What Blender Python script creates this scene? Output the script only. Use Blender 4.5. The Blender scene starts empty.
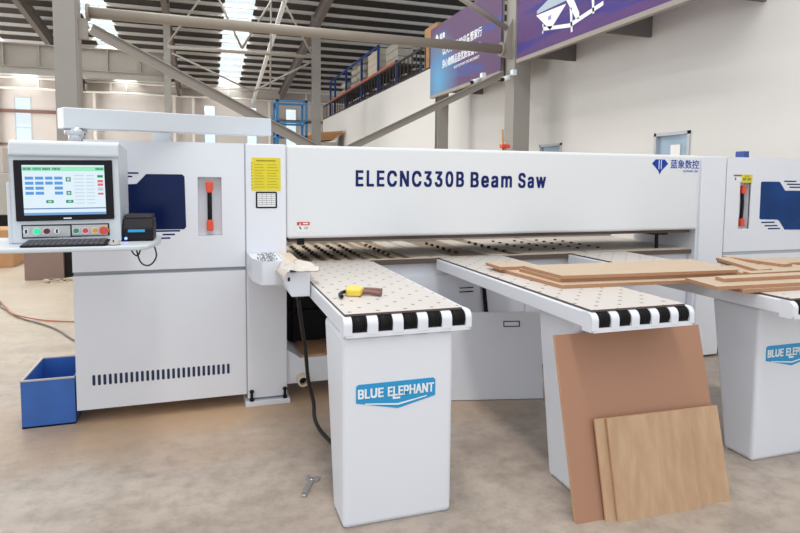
import bpy, bmesh, math, random
from mathutils import Vector, Matrix
random.seed(7)
SC = bpy.context.scene
COL = SC.collection

# ------------------------------------------------------------------ materials
def lin(c):
    c = c / 255.0
    return c / 12.92 if c <= 0.04045 else ((c + 0.055) / 1.055) ** 2.4
def rgb(r, g, b): return (lin(r), lin(g), lin(b), 1.0)

def mat(name, col, rough=0.5, metal=0.0, noise=0.0, scale=4.0, stretch=(1, 1, 1), emit=0.0, bump=0.0, coat=0.0, alpha=None):
    m = bpy.data.materials.new(name); m.use_nodes = True
    nt = m.node_tree; b = nt.nodes['Principled BSDF']
    b.inputs['Base Color'].default_value = col
    b.inputs['Roughness'].default_value = rough
    b.inputs['Metallic'].default_value = metal
    b.inputs['Coat Weight'].default_value = coat
    if noise or bump:
        tc = nt.nodes.new('ShaderNodeTexCoord'); mp = nt.nodes.new('ShaderNodeMapping')
        mp.inputs['Scale'].default_value = stretch
        no = nt.nodes.new('ShaderNodeTexNoise'); no.inputs['Scale'].default_value = scale
        no.inputs['Detail'].default_value = 6
        nt.links.new(tc.outputs['Object'], mp.inputs['Vector']); nt.links.new(mp.outputs['Vector'], no.inputs['Vector'])
        if noise:
            mr = nt.nodes.new('ShaderNodeMapRange')
            mr.inputs['From Min'].default_value = 0.25; mr.inputs['From Max'].default_value = 0.75
            mr.inputs['To Min'].default_value = 1 - noise; mr.inputs['To Max'].default_value = 1 + noise
            nt.links.new(no.outputs['Fac'], mr.inputs['Value'])
            mx = nt.nodes.new('ShaderNodeVectorMath'); mx.operation = 'SCALE'
            mx.inputs[0].default_value = col[:3]
            nt.links.new(mr.outputs['Result'], mx.inputs['Scale'])
            nt.links.new(mx.outputs['Vector'], b.inputs['Base Color'])
        if bump:
            bp = nt.nodes.new('ShaderNodeBump'); bp.inputs['Strength'].default_value = bump
            bp.inputs['Distance'].default_value = 0.01
            nt.links.new(no.outputs['Fac'], bp.inputs['Height']); nt.links.new(bp.outputs['Normal'], b.inputs['Normal'])
    if emit:
        b.inputs['Emission Color'].default_value = col; b.inputs['Emission Strength'].default_value = emit
    return m

M = {}
M['white'] = mat('white_powder_coat', rgb(227, 229, 236), 0.38, noise=0.012, scale=3)
M['white_side'] = M['white']
M['beam_white'] = mat('beam_cover_paint', rgb(226, 227, 229), 0.3, noise=0.01, scale=2)
M['console_white'] = mat('console_paint', rgb(205, 210, 216), 0.35)
M['seam'] = mat('seam_rubber', rgb(168, 172, 180), 0.7)
M['darkgrey'] = mat('dark_grey_plastic', rgb(26, 24, 30), 0.55)
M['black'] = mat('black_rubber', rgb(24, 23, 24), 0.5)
M['blacksatin'] = mat('black_satin', rgb(26, 24, 26), 0.4)
M['blueglass'] = mat('dark_blue_acrylic', rgb(8, 26, 72), 0.2, noise=0.3, scale=2.5)
M['navy'] = mat('navy_lettering', rgb(16, 32, 98), 0.4)
M['logoblue'] = mat('logo_blue', rgb(22, 62, 160), 0.4)
M['cyan'] = mat('badge_blue', rgb(38, 150, 204), 0.35)
M['badgewhite'] = mat('badge_white', rgb(240, 244, 248), 0.4)
M['redplastic'] = mat('orange_red_plastic', rgb(226, 78, 46), 0.35)
M['yellow'] = mat('yellow_sticker', rgb(226, 208, 40), 0.5)
M['yellowink'] = mat('olive_print', rgb(160, 146, 30), 0.5)
M['red'] = mat('red_print', rgb(205, 52, 52), 0.5)
M['paper'] = mat('white_label', rgb(235, 235, 232), 0.5)
M['greyink'] = mat('grey_print', rgb(150, 150, 155), 0.5)
M['steelplate'] = mat('brushed_steel', rgb(190, 190, 192), 0.35, metal=0.8, noise=0.1, scale=30)
M['chrome'] = mat('chrome', rgb(205, 205, 208), 0.18, metal=1.0)
M['toolsteel'] = mat('wrench_steel', rgb(196, 196, 198), 0.35, metal=0.7, noise=0.2, scale=60)
M['edge'] = mat('dark_panel_edge', rgb(92, 78, 72), 0.6)
M['mdf'] = mat('mdf_face', rgb(196, 174, 150), 0.55, noise=0.03, scale=5, stretch=(1, 6, 6))
M['mdf_edge'] = mat('mdf_edge', rgb(176, 130, 98), 0.75, noise=0.06, scale=40)
M['board_brown'] = mat('brown_mdf', rgb(168, 124, 99), 0.6, noise=0.03, scale=2.5)
M['board_edge'] = mat('brown_mdf_edge', rgb(205, 160, 122), 0.7)
M['bluepaint'] = mat('blue_box_paint', rgb(56, 104, 182), 0.45, noise=0.14, scale=6)
M['blueedge'] = mat('worn_box_rim', rgb(190, 185, 180), 0.6)
M['post'] = mat('grey_column_paint', rgb(152, 147, 141), 0.6, noise=0.04, scale=2)
M['pipe'] = mat('pipe_paint', rgb(146, 136, 124), 0.5, noise=0.05, scale=3)
M['girder'] = mat('girder_paint', rgb(150, 142, 134), 0.6)
M['rooftruss'] = mat('rafter_paint', rgb(104, 96, 92), 0.7)
M['purlin'] = mat('galvanised_purlin', rgb(226, 222, 218), 0.5)
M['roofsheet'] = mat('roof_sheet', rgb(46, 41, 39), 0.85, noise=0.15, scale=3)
M['zinc'] = mat('zinc_tray', rgb(228, 229, 231), 0.5, metal=0)
M['whitepipe'] = mat('white_pipe_paint', rgb(226, 220, 212), 0.5)
M['brownband'] = mat('brown_girt_paint', rgb(120, 88, 78), 0.7)
M['rackblue'] = mat('rack_blue', rgb(40, 72, 140), 0.5)
M['cageblue'] = mat('cage_blue', rgb(44, 110, 160), 0.5)
M['pallet'] = mat('orange_pallet', rgb(196, 104, 66), 0.6)
M['carton'] = mat('pale_carton', rgb(214, 202, 186), 0.7)
M['cardboard'] = mat('cardboard', rgb(192, 146, 104), 0.8, noise=0.04, scale=6)
M['sack'] = mat('grey_sack', rgb(178, 172, 162), 0.8, noise=0.12, scale=8)
M['rail'] = mat('dark_rail_paint', rgb(58, 50, 48), 0.5)
M['cladding'] = mat('beige_cladding', rgb(200, 190, 184), 0.8, noise=0.03, scale=1)
M['cable'] = mat('black_cable', rgb(28, 25, 26), 0.5)
M['cablegrey'] = mat('grey_cable', rgb(110, 100, 98), 0.6)
M['cablered'] = mat('red_cable', rgb(184, 98, 70), 0.5)
M['rag'] = mat('white_rag', rgb(246, 240, 234), 0.9, noise=0.04, scale=12, bump=0.3)
M['toolyellow'] = mat('tool_yellow', rgb(238, 206, 84), 0.45)
M['toolbrown'] = mat('tool_brown', rgb(130, 92, 84), 0.5)
M['sawdust'] = mat('sawdust', rgb(176, 134, 96), 0.95, noise=0.15, scale=20)
M['brownsheet'] = mat('taupe_sheet', rgb(140, 116, 106), 0.6)
M['bggrey'] = mat('grey_machine_paint', rgb(178, 174, 168), 0.6)
M['strip'] = mat('bed_strip', rgb(222, 202, 178), 0.5, noise=0.05, scale=12)
M['bed'] = mat('bed_brown', rgb(170, 150, 130), 0.5, noise=0.08, scale=8)
M['rubbercover'] = mat('brown_brush_strip', rgb(98, 82, 76), 0.8, noise=0.2, scale=40)
M['pip'] = mat('air_pip', rgb(58, 46, 40), 0.5)
M['green'] = mat('green_button', rgb(30, 214, 150), 0.3, emit=0.35)
M['darkred'] = mat('dark_red_button', rgb(96, 28, 44), 0.3)
M['redbtn'] = mat('red_button', rgb(216, 70, 74), 0.3)
M['grnbtn'] = mat('dark_green_button', rgb(58, 140, 108), 0.3)
M['yelbtn'] = mat('amber_button', rgb(224, 160, 40), 0.3)
M['led'] = mat('blue_led', rgb(80, 120, 255), 0.3, emit=4)
M['framegrey'] = mat('window_frame', rgb(184, 188, 194), 0.5)
M['yellowbag'] = mat('yellow_cloth', rgb(222, 168, 70), 0.8)
M['sliver'] = mat('offcut', rgb(206, 192, 168), 0.85)

def glassmat():
    m = bpy.data.materials.new('window_glass'); m.use_nodes = True; nt = m.node_tree
    for n in list(nt.nodes): nt.nodes.remove(n)
    o = nt.nodes.new('ShaderNodeOutputMaterial'); mx = nt.nodes.new('ShaderNodeMixShader')
    t = nt.nodes.new('ShaderNodeBsdfTransparent'); g = nt.nodes.new('ShaderNodeBsdfGlossy')
    t.inputs['Color'].default_value = (0.92, 0.96, 0.97, 1); g.inputs['Roughness'].default_value = 0.05
    mx.inputs[0].default_value = 0.08
    nt.links.new(t.outputs[0], mx.inputs[1]); nt.links.new(g.outputs[0], mx.inputs[2]); nt.links.new(mx.outputs[0], o.inputs[0])
    return m
M['glass'] = glassmat()
M['blueishglass'] = mat('office_glass', rgb(150, 172, 192), 0.1, coat=0.3)

def screen_mat(name, r, g, b_, s=1.0):
    m = mat(name, rgb(4, 4, 5), 0.3); b = m.node_tree.nodes['Principled BSDF']
    b.inputs['Emission Color'].default_value = rgb(r, g, b_) ; b.inputs['Emission Strength'].default_value = s * 1.15
    b.inputs['Specular IOR Level'].default_value = .2
    return m
M['s_white'] = screen_mat('screen_white', 216, 232, 242, .8)
M['s_blue'] = screen_mat('screen_blue', 96, 160, 226, .7)
M['s_dkblue'] = screen_mat('screen_dark_blue', 60, 120, 190, .6)
M['s_green'] = screen_mat('screen_mint', 150, 226, 186, .8)
M['s_dkgreen'] = screen_mat('screen_green', 40, 160, 110, .6)
M['s_grey'] = screen_mat('screen_grey', 110, 130, 140, .5)
M['s_red'] = screen_mat('screen_red', 232, 110, 110, .7)
M['s_tile'] = screen_mat('screen_line', 196, 212, 224, .7)
M['s_task'] = screen_mat('screen_taskbar', 120, 165, 215, .7)

# air table surface : pale laminate with a staggered grid of small grey nozzles
def dotted(name, base, dot, px, py, r):
    m = bpy.data.materials.new(name); m.use_nodes = True; nt = m.node_tree; b = nt.nodes['Principled BSDF']
    b.inputs['Roughness'].default_value = 0.4
    N = nt.nodes.new; L = nt.links.new
    tc = N('ShaderNodeTexCoord'); sx = N('ShaderNodeSeparateXYZ'); L(tc.outputs['Object'], sx.inputs[0])
    def mth(op, a, c=None, d=None):
        n = N('ShaderNodeMath'); n.operation = op
        for i, v in enumerate((a, c, d)):
            if v is None: continue
            if isinstance(v, (int, float)): n.inputs[i].default_value = v
            else: L(v, n.inputs[i])
        return n.outputs[0]
    def grid(ox, oy):
        u = mth('DIVIDE', mth('ADD', sx.outputs['X'], ox), px); v = mth('DIVIDE', mth('ADD', sx.outputs['Y'], oy), py)
        fu = mth('MULTIPLY', mth('SUBTRACT', mth('FRACT', u), 0.5), px); fv = mth('MULTIPLY', mth('SUBTRACT', mth('FRACT', v), 0.5), py)
        d = mth('SQRT', mth('ADD', mth('MULTIPLY', fu, fu), mth('MULTIPLY', fv, fv)))
        return mth('LESS_THAN', d, r)
    g = mth('MAXIMUM', grid(100 * px, 100 * py), grid(100.5 * px, 100.5 * py))
    mx = N('ShaderNodeMix'); mx.data_type = 'RGBA'
    L(g, mx.inputs['Factor']); mx.inputs['A'].default_value = base; mx.inputs['B'].default_value = dot
    L(mx.outputs['Result'], b.inputs['Base Color'])
    return m
M['airtop'] = dotted('air_table_laminate', rgb(208, 201, 195), rgb(112, 100, 94), 0.125, 0.15, 0.0095)

# plywood for the small leaning boards
def plymat():
    m = bpy.data.materials.new('plywood_face'); m.use_nodes = True; nt = m.node_tree; b = nt.nodes['Principled BSDF']
    b.inputs['Roughness'].default_value = 0.6
    N = nt.nodes.new; L = nt.links.new
    tc = N('ShaderNodeTexCoord'); mp = N('ShaderNodeMapping'); mp.inputs['Scale'].default_value = (16, 16, 1.2)
    no = N('ShaderNodeTexNoise'); no.inputs['Scale'].default_value = 1.6; no.inputs['Detail'].default_value = 4
    cr = N('ShaderNodeValToRGB'); cr.color_ramp.elements[0].position = .35; cr.color_ramp.elements[1].position = .7
    cr.color_ramp.elements[0].color = rgb(180, 145, 113); cr.color_ramp.elements[1].color = rgb(194, 160, 128)
    L(tc.outputs['Object'], mp.inputs['Vector']); L(mp.outputs['Vector'], no.inputs['Vector']); L(no.outputs['Fac'], cr.inputs[0])
    L(cr.outputs[0], b.inputs['Base Color'])
    return m
M['ply'] = plymat()

def floormat():
    m = bpy.data.materials.new('concrete_floor'); m.use_nodes = True; nt = m.node_tree; b = nt.nodes['Principled BSDF']
    N = nt.nodes.new; L = nt.links.new
    tc = N('ShaderNodeTexCoord')
    n1 = N('ShaderNodeTexNoise'); n1.inputs['Scale'].default_value = 1.3; n1.inputs['Detail'].default_value = 8; n1.inputs['Roughness'].default_value = .62
    n2 = N('ShaderNodeTexNoise'); n2.inputs['Scale'].default_value = 9; n2.inputs['Detail'].default_value = 8; n2.inputs['Roughness'].default_value = .7
    mp = N('ShaderNodeMapping'); mp.inputs['Scale'].default_value = (.7, 1.7, 1)
    L(tc.outputs['Object'], mp.inputs['Vector']); L(mp.outputs['Vector'], n1.inputs['Vector']); L(tc.outputs['Object'], n2.inputs['Vector'])
    cr = N('ShaderNodeValToRGB'); e = cr.color_ramp.elements
    e[0].position = .28; e[0].color = rgb(150, 135, 123); e[1].position = .72; e[1].color = rgb(188, 174, 161)
    L(n1.outputs['Fac'], cr.inputs[0])
    cr2 = N('ShaderNodeValToRGB'); e = cr2.color_ramp.elements
    e[0].position = .3; e[0].color = (.72, .71, .70, 1); e[1].position = .58; e[1].color = (1.05, 1.05, 1.05, 1)
    L(n2.outputs['Fac'], cr2.inputs[0])
    mul = N('ShaderNodeMix'); mul.data_type = 'RGBA'; mul.blend_type = 'MULTIPLY'; mul.inputs['Factor'].default_value = 1
    L(cr.outputs[0], mul.inputs['A']); L(cr2.outputs[0], mul.inputs['B'])
    # sawdust strewn around the saw
    sx = N('ShaderNodeSeparateXYZ'); L(tc.outputs['Object'], sx.inputs[0])
    def mth(op, a, c=None):
        n = N('ShaderNodeMath'); n.operation = op
        for i, v in enumerate((a, c)):
            if v is None: continue
            if isinstance(v, (int, float)): n.inputs[i].default_value = v
            else: L(v, n.inputs[i])
        return n.outputs[0]
    dx = mth('MULTIPLY', mth('SUBTRACT', sx.outputs['X'], 0.2), 0.5); dy = mth('MULTIPLY', mth('SUBTRACT', sx.outputs['Y'], 4.0), 1.25)
    d = mth('SQRT', mth('ADD', mth('MULTIPLY', dx, dx), mth('MULTIPLY', dy, dy)))
    d = mth('ADD', d, mth('MULTIPLY', mth('SUBTRACT', n1.outputs['Fac'], 0.5), 1.6))
    mr = N('ShaderNodeMapRange'); mr.inputs['From Min'].default_value = .2; mr.inputs['From Max'].default_value = 1.15
    mr.inputs['To Min'].default_value = .7; mr.inputs['To Max'].default_value = 0
    L(d, mr.inputs['Value'])
    mx = N('ShaderNodeMix'); mx.data_type = 'RGBA'; L(mr.outputs[0], mx.inputs['Factor'])
    L(mul.outputs['Result'], mx.inputs['A']); mx.inputs['B'].default_value = rgb(206, 168, 130)
    # warm wood dust in the far aisle
    mr2 = N('ShaderNodeMapRange'); mr2.inputs['From Min'].default_value = 4.5; mr2.inputs['From Max'].default_value = 7.5
    mr2.inputs['To Min'].default_value = 0; mr2.inputs['To Max'].default_value = .55
    L(sx.outputs['Y'], mr2.inputs['Value'])
    mx2 = N('ShaderNodeMix'); mx2.data_type = 'RGBA'; L(mr2.outputs[0], mx2.inputs['Factor'])
    L(mx.outputs['Result'], mx2.inputs['A']); mx2.inputs['B'].default_value = rgb(212, 196, 172)
    L(mx2.outputs['Result'], b.inputs['Base Color'])
    b.inputs['Roughness'].default_value = 0.42
    bp = N('ShaderNodeBump'); bp.inputs['Strength'].default_value = .12; bp.inputs['Distance'].default_value = .01
    L(n2.outputs['Fac'], bp.inputs['Height']); L(bp.outputs[0], b.inputs['Normal'])
    return m
M['floor'] = floormat()
M['wall'] = mat('wall_plaster', rgb(216, 213, 210), 0.85, noise=0.015, scale=1.2)

def bannermat(name, c_list, glow, gpos, grad_axis='Y', g0=0, g1=1):
    m = bpy.data.materials.new(name); m.use_nodes = True; nt = m.node_tree; b = nt.nodes['Principled BSDF']
    N = nt.nodes.new; L = nt.links.new
    tc = N('ShaderNodeTexCoord'); mp = N('ShaderNodeMapping'); mp.inputs['Rotation'].default_value = (math.radians(-28), 0, 0)
    mp.inputs['Scale'].default_value = (1, .35, 3.2)
    no = N('ShaderNodeTexNoise'); no.inputs['Scale'].default_value = 1.1; no.inputs['Detail'].default_value = 3
    L(tc.outputs['Object'], mp.inputs['Vector']); L(mp.outputs['Vector'], no.inputs['Vector'])
    cr = N('ShaderNodeValToRGB'); e = cr.color_ramp.elements
    e[0].position = c_list[0][0]; e[0].color = c_list[0][1]; e[1].position = c_list[-1][0]; e[1].color = c_list[-1][1]
    for p, c in c_list[1:-1]:
        k = e.new(p); k.color = c
    L(no.outputs['Fac'], cr.inputs[0])
    # printed glow
    vd = N('ShaderNodeVectorMath'); vd.operation = 'DISTANCE'; L(tc.outputs['Object'], vd.inputs[0]); vd.inputs[1].default_value = gpos
    mr = N('ShaderNodeMapRange'); mr.inputs['From Min'].default_value = .1; mr.inputs['From Max'].default_value = 1.25
    mr.inputs['To Min'].default_value = .8; mr.inputs['To Max'].default_value = 0; L(vd.outputs['Value'], mr.inputs['Value'])
    mx = N('ShaderNodeMix'); mx.data_type = 'RGBA'; L(mr.outputs[0], mx.inputs['Factor']); L(cr.outputs[0], mx.inputs['A'])
    mx.inputs['B'].default_value = glow; L(mx.outputs['Result'], b.inputs['Base Color']); b.inputs['Roughness'].default_value = .45
    return m
PUR = rgb(98, 74, 108); BLU = rgb(70, 84, 152); DBL = rgb(62, 58, 132); PNK = rgb(150, 84, 112)
M['bannerA'] = bannermat('banner_print_purple', [(.3, PUR), (.55, PUR), (.62, BLU), (.7, PUR)], rgb(96, 166, 206), (0, 3.2, .3))
M['bannerB'] = bannermat('banner_print_violet', [(.25, rgb(90, 62, 112)), (.5, rgb(94, 66, 118)), (.6, DBL), (.72, rgb(86, 60, 118))], PNK, (0, 1.9, 1.7))

# ------------------------------------------------------------------ geometry helpers
try:
    FONT = bpy.data.fonts.load(bpy.utils.system_resource('DATAFILES', path='fonts') + '/Inter.woff2')
except Exception:
    FONT = None
class MB:
    def __init__(s): s.bm = bmesh.new(); s.mi = 0
    def _merge(s, b, bev=0, seg=2, smooth=False):
        if bev > 0:
            bmesh.ops.bevel(b, geom=list(b.edges), offset=bev, segments=seg, affect='EDGES', profile=.5)
        bmesh.ops.recalc_face_normals(b, faces=list(b.faces))
        vm = {v: s.bm.verts.new(v.co) for v in b.verts}
        for f in b.faces:
            try: nf = s.bm.faces.new([vm[v] for v in f.verts])
            except ValueError: continue
            nf.material_index = f.material_index if f.material_index else s.mi
            nf.smooth = f.smooth or smooth
        b.free(); return s
    def box(s, x0, x1, y0, y1, z0, z1, bev=0, seg=2):
        return s.obox((x0, y0, z0), (x1 - x0, 0, 0), (0, y1 - y0, 0), (0, 0, z1 - z0), bev, seg)
    def obox(s, o, a, b_, c, bev=0, seg=2):
        b = bmesh.new(); o, a, b_, c = map(Vector, (o, a, b_, c))
        vs = [b.verts.new(o + a * i + b_ * j + c * k) for i in (0, 1) for j in (0, 1) for k in (0, 1)]
        for q in ((0, 1, 3, 2), (4, 6, 7, 5), (0, 4, 5, 1), (2, 3, 7, 6), (0, 2, 6, 4), (1, 5, 7, 3)):
            b.faces.new([vs[i] for i in q])
        return s._merge(b, bev, seg)
    def prism(s, pts, d, bev=0, seg=2, capmi=None, basemi=None):
        """pts: planar 3D loop, d: extrusion vector"""
        b = bmesh.new(); d = Vector(d); n = len(pts)
        A = [b.verts.new(Vector(p)) for p in pts]; B = [b.verts.new(Vector(p) + d) for p in pts]
        f0 = b.faces.new(A); f1 = b.faces.new(B[::-1])
        if capmi is not None: f1.material_index = capmi
        if basemi is not None: f0.material_index = basemi
        for i in range(n): b.faces.new([A[i], B[i], B[(i + 1) % n], A[(i + 1) % n]])
        return s._merge(b, bev, seg)
    def cyl(s, p, q, r, r2=None, n=20, caps=True):
        p, q = Vector(p), Vector(q); r2 = r if r2 is None else r2
        ax = (q - p).normalized(); u = ax.orthogonal().normalized(); v = ax.cross(u)
        b = bmesh.new()
        A = [b.verts.new(p + (u * math.cos(t) + v * math.sin(t)) * r) for t in [2 * math.pi * i / n for i in range(n)]]
        B = [b.verts.new(q + (u * math.cos(t) + v * math.sin(t)) * r2) for t in [2 * math.pi * i / n for i in range(n)]]
        for i in range(n):
            f = b.faces.new([A[i], A[(i + 1) % n], B[(i + 1) % n], B[i]]); f.smooth = True
        if caps: b.faces.new(A[::-1]); b.faces.new(B)
        return s._merge(b)
    def ring(s, p, q, ro, ri, n=24):
        p, q = Vector(p), Vector(q); ax = (q - p).normalized(); u = ax.orthogonal().normalized(); v = ax.cross(u); b = bmesh.new()
        def lp(c, r): return [b.verts.new(c + (u * math.cos(t) + v * math.sin(t)) * r) for t in [2 * math.pi * i / n for i in range(n)]]
        a, c, d, e = lp(p, ro), lp(q, ro), lp(q, ri), lp(p, ri)
        for i in range(n):
            j = (i + 1) % n
            for X, Y in ((a, c), (c, d), (d, e), (e, a)): b.faces.new([X[i], X[j], Y[j], Y[i]])
        return s._merge(b, smooth=False)
    def tube(s, pts, r, n=8, res=6):
        P = [Vector(p) for p in pts]; Q = []
        if len(P) > 2 and res:
            for i in range(len(P) - 1):
                p0 = P[max(i - 1, 0)]; p1 = P[i]; p2 = P[i + 1]; p3 = P[min(i + 2, len(P) - 1)]
                for k in range(res):
                    t = k / res
                    Q.append(.5 * ((2 * p1) + (p2 - p0) * t + (2 * p0 - 5 * p1 + 4 * p2 - p3) * t * t + (3 * p1 - p0 - 3 * p2 + p3) * t ** 3))
            Q.append(P[-1])
        else: Q = P
        b = bmesh.new(); rings = []; u = None
        for i, p in enumerate(Q):
            t = (Q[min(i + 1, len(Q) - 1)] - Q[max(i - 1, 0)]).normalized()
            if u is None: u = t.orthogonal().normalized()
            else: u = (u - t * u.dot(t)).normalized()
            v = t.cross(u)
            rings.append([b.verts.new(p + (u * math.cos(a) + v * math.sin(a)) * r) for a in [2 * math.pi * k / n for k in range(n)]])
        for A, B in zip(rings, rings[1:]):
            for i in range(n):
                f = b.faces.new([A[i], A[(i + 1) % n], B[(i + 1) % n], B[i]]); f.smooth = True
        b.faces.new(rings[0][::-1]); b.faces.new(rings[-1])
        return s._merge(b)
    def ibeam(s, p, q, w, h, t=.012, up=(0, 0, 1)):
        """I section between p and q: flanges width w, depth h along up"""
        p, q = Vector(p), Vector(q); ax = q - p; a = ax.normalized(); up = Vector(up); up = (up - a * up.dot(a)).normalized(); sd = a.cross(up)
        for k in (-1, 1):
            s.obox(p + up * (k * h / 2 - t / 2) - sd * w / 2, ax, sd * w, up * t)
        s.obox(p - up * h / 2 - sd * t / 2, ax, sd * t, up * h)
        return s
    def build(s, name, m, parent=None, loc=None):
        org = Vector(loc) if loc is not None else (WORG[parent.name] if parent is not None else Vector((0, 0, 0)))
        for v in s.bm.verts: v.co -= org
        me = bpy.data.meshes.new(name); s.bm.to_mesh(me); s.bm.free()
        for k in (m if isinstance(m, (list, tuple)) else [m]): me.materials.append(k)
        o = bpy.data.objects.new(name, me); COL.objects.link(o)
        if parent is not None: o.parent = parent
        else: o.location = org
        WORG[o.name] = org
        return o
WORG = {}
def thing(name, label, cat, loc, group=None):
    o = bpy.data.objects.new(name, None); COL.objects.link(o); o.location = loc; o.empty_display_size = .1
    o['label'] = label; o['category'] = cat
    if group: o['group'] = group
    WORG[o.name] = Vector(loc); return o
def tag(o, label, cat, group=None, kind=None):
    o['label'] = label; o['category'] = cat
    if group: o['group'] = group
    if kind: o['kind'] = kind
    return o
def struct(mb, name, m, label=None):
    o = mb.build(name, m); o['kind'] = 'structure'
    if label: o['label'] = label
    return o
def text(s, x, y, z, w, h, m, parent, name='lettering', plane='front', ext=.0015, bold=.0, gap=1.0):
    """lettering whose lower left corner is at x,y,z, stretched to w by h"""
    cu = bpy.data.curves.new('t', 'FONT'); cu.body = s
    if FONT and s.isascii(): cu.font = FONT
    cu.extrude = .01; cu.resolution_u = 3; cu.space_character = gap
    if not s.isascii(): cu.offset = bold; bold = 0
    tmp = bpy.data.objects.new('t', cu); COL.objects.link(tmp)
    dg = bpy.context.evaluated_depsgraph_get(); me = bpy.data.meshes.new_from_object(tmp.evaluated_get(dg))
    bpy.data.objects.remove(tmp); bpy.data.curves.remove(cu)
    if bold:                        # heavier strokes: the outline repeated a hair to each side
        bm = bmesh.new()
        for q, (dx, dy) in enumerate(((-1, -.6), (1, -.6), (-1, .6), (1, .6), (0, 0))):
            k = len(bm.verts); bm.from_mesh(me); bm.verts.ensure_lookup_table()
            for v in bm.verts[k:]: v.co.x += dx * bold; v.co.y += dy * bold; v.co.z += .002 * q
        bm.to_mesh(me); bm.free()
    xs = [v.co.x for v in me.vertices]; ys = [v.co.y for v in me.vertices]
    if not xs: return None
    x0, x1, y0, y1 = min(xs), max(xs), min(ys), max(ys)
    org = WORG[parent.name]
    for v in me.vertices:
        a = (v.co.x - x0) / (x1 - x0) * w; b = (v.co.y - y0) / (y1 - y0) * h; c = v.co.z / .01 * ext
        P = Vector((x + a, y - c, z + b)) if plane == 'front' else Vector((x - c, y - a, z + b))
        v.co = P - org
    me.materials.clear(); me.materials.append(m); me.name = name
    for p in me.polygons: p.material_index = 0
    o = bpy.data.objects.new(name, me); COL.objects.link(o); o.parent = parent; WORG[o.name] = org
    return o
def flat(pts, y, th=.002):          # polygon in a plane facing the camera side
    return [(px, y, pz) for px, pz in pts]
def rounded(x0, x1, z0, z1, r, n=4):
    pts = []
    for cx, cz, a0 in ((x1 - r, z1 - r, 0), (x0 + r, z1 - r, 90), (x0 + r, z0 + r, 180), (x1 - r, z0 + r, 270)):
        for i in range(n + 1):
            a = math.radians(a0 + 90 * i / n); pts.append((cx + r * math.cos(a), cz + r * math.sin(a)))
    return pts

# ------------------------------------------------------------------ the hall
struct(MB().box(-18, 14, -3, 36.3, -.1, 0), 'floor', M['floor'])
# roof: slopes down to the far eave; strips left open are skylights
SL = .12
def rz(y): return 11.02 - SL * y
rf = MB(); xs = [-18, -9.2, -8.2, -4.45, -3.45, .85, 1.95, 14]
for i in range(0, len(xs), 2):
    a, b = xs[i], xs[i + 1]
    rf.obox((a, 4, rz(4)), (b - a, 0, 0), (0, 32.6, -SL * 32.6), (0, 0, .06))
for k_ in ('blueglass', 'darkgrey', 'blacksatin', 'navy', 'black', 'logoblue', 'bannerA', 'bannerB'): M[k_].node_tree.nodes['Principled BSDF'].inputs['Specular IOR Level'].default_value = .2
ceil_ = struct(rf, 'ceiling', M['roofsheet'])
y = 35.6; pl = MB(); st = 1.1
while y > 4.5:
    zz = rz(y) - .05
    pl.box(-18, 14, y - .05, y - .035, zz - .09, zz + .04); pl.box(-18, 14, y - .05, y, zz - .09, zz - .08)
    y -= st; st = max(.85, st - .012)
struct(pl, 'trim_1', M['purlin'], 'galvanised roof purlins running across the hall')
sk = MB()
for a, b in ((-9.2, -8.2), (-4.45, -3.45), (.85, 1.95)):
    sk.obox((a - .05, 4, rz(4) + .07), (b - a + .1, 0, 0), (0, 32.6, -SL * 32.6), (0, 0, .01))
struct(sk, 'window_1', M['glass'], 'long clear skylight strips in the roof')

# far wall with tall window openings
YB = 36.0
wins = [(-9.35, -8.55), (.03, .68), (2.37, 3.0), (4.62, 5.3), (8.3, 9.0)]
bw = MB(); ztop = 7.2
cur = -18
for a, b in wins:
    bw.box(cur, a, YB, YB + .12, 0, ztop); bw.box(a, b, YB, YB + .12, 0, 2.4); bw.box(a, b, YB, YB + .12, 5.62, ztop); cur = b
bw.box(cur, 14, YB, YB + .12, 0, ztop)
struct(bw, 'wall_back', M['cladding'])
for i, (a, b) in enumerate(wins):
    wf = MB()
    for x0, x1 in ((a, a + .05), (b - .05, b)): wf.box(x0, x1, YB - .02, YB + .06, 2.4, 5.62)
    for z0 in (2.4, 4.0, 5.57): wf.box(a + .05, b - .05, YB - .02, YB + .06, z0, z0 + .05)
    w = struct(wf, 'window_%d' % (i + 2), M['framegrey']); MB().box(a + .05, b - .05, YB + .02, YB + .03, 2.45, 5.57).build('pane', M['glass'], w)
gt = MB()
gt.box(-18, 14, YB - .12, YB - .001, 4.78, 4.95); gt.box(-18, 14, YB - .12, YB - .001, 3.1, 3.22)
struct(gt, 'trim_2', M['brownband'], 'brown girt running along the far wall')
gw = MB()
for x in (-10.2, -6.4, -5.6, -1.6, -.6, 3.6, 7.2): gw.box(x, x + .14, YB - .3, YB - .13, 0, 6.0)
for z in (6.0, 6.55): gw.cyl((-18, YB - .35, z), (14, YB - .35, z), .07, n=8)
for x in (-8.1, -4.7, -3.9, 1.4, 5.8): gw.cyl((x, YB - .35, 6.0), (x, YB - .35, 6.6), .05, n=8)
struct(gw, 'trim_3', M['whitepipe'], 'white wall posts and pipe rails along the far wall')

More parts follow.
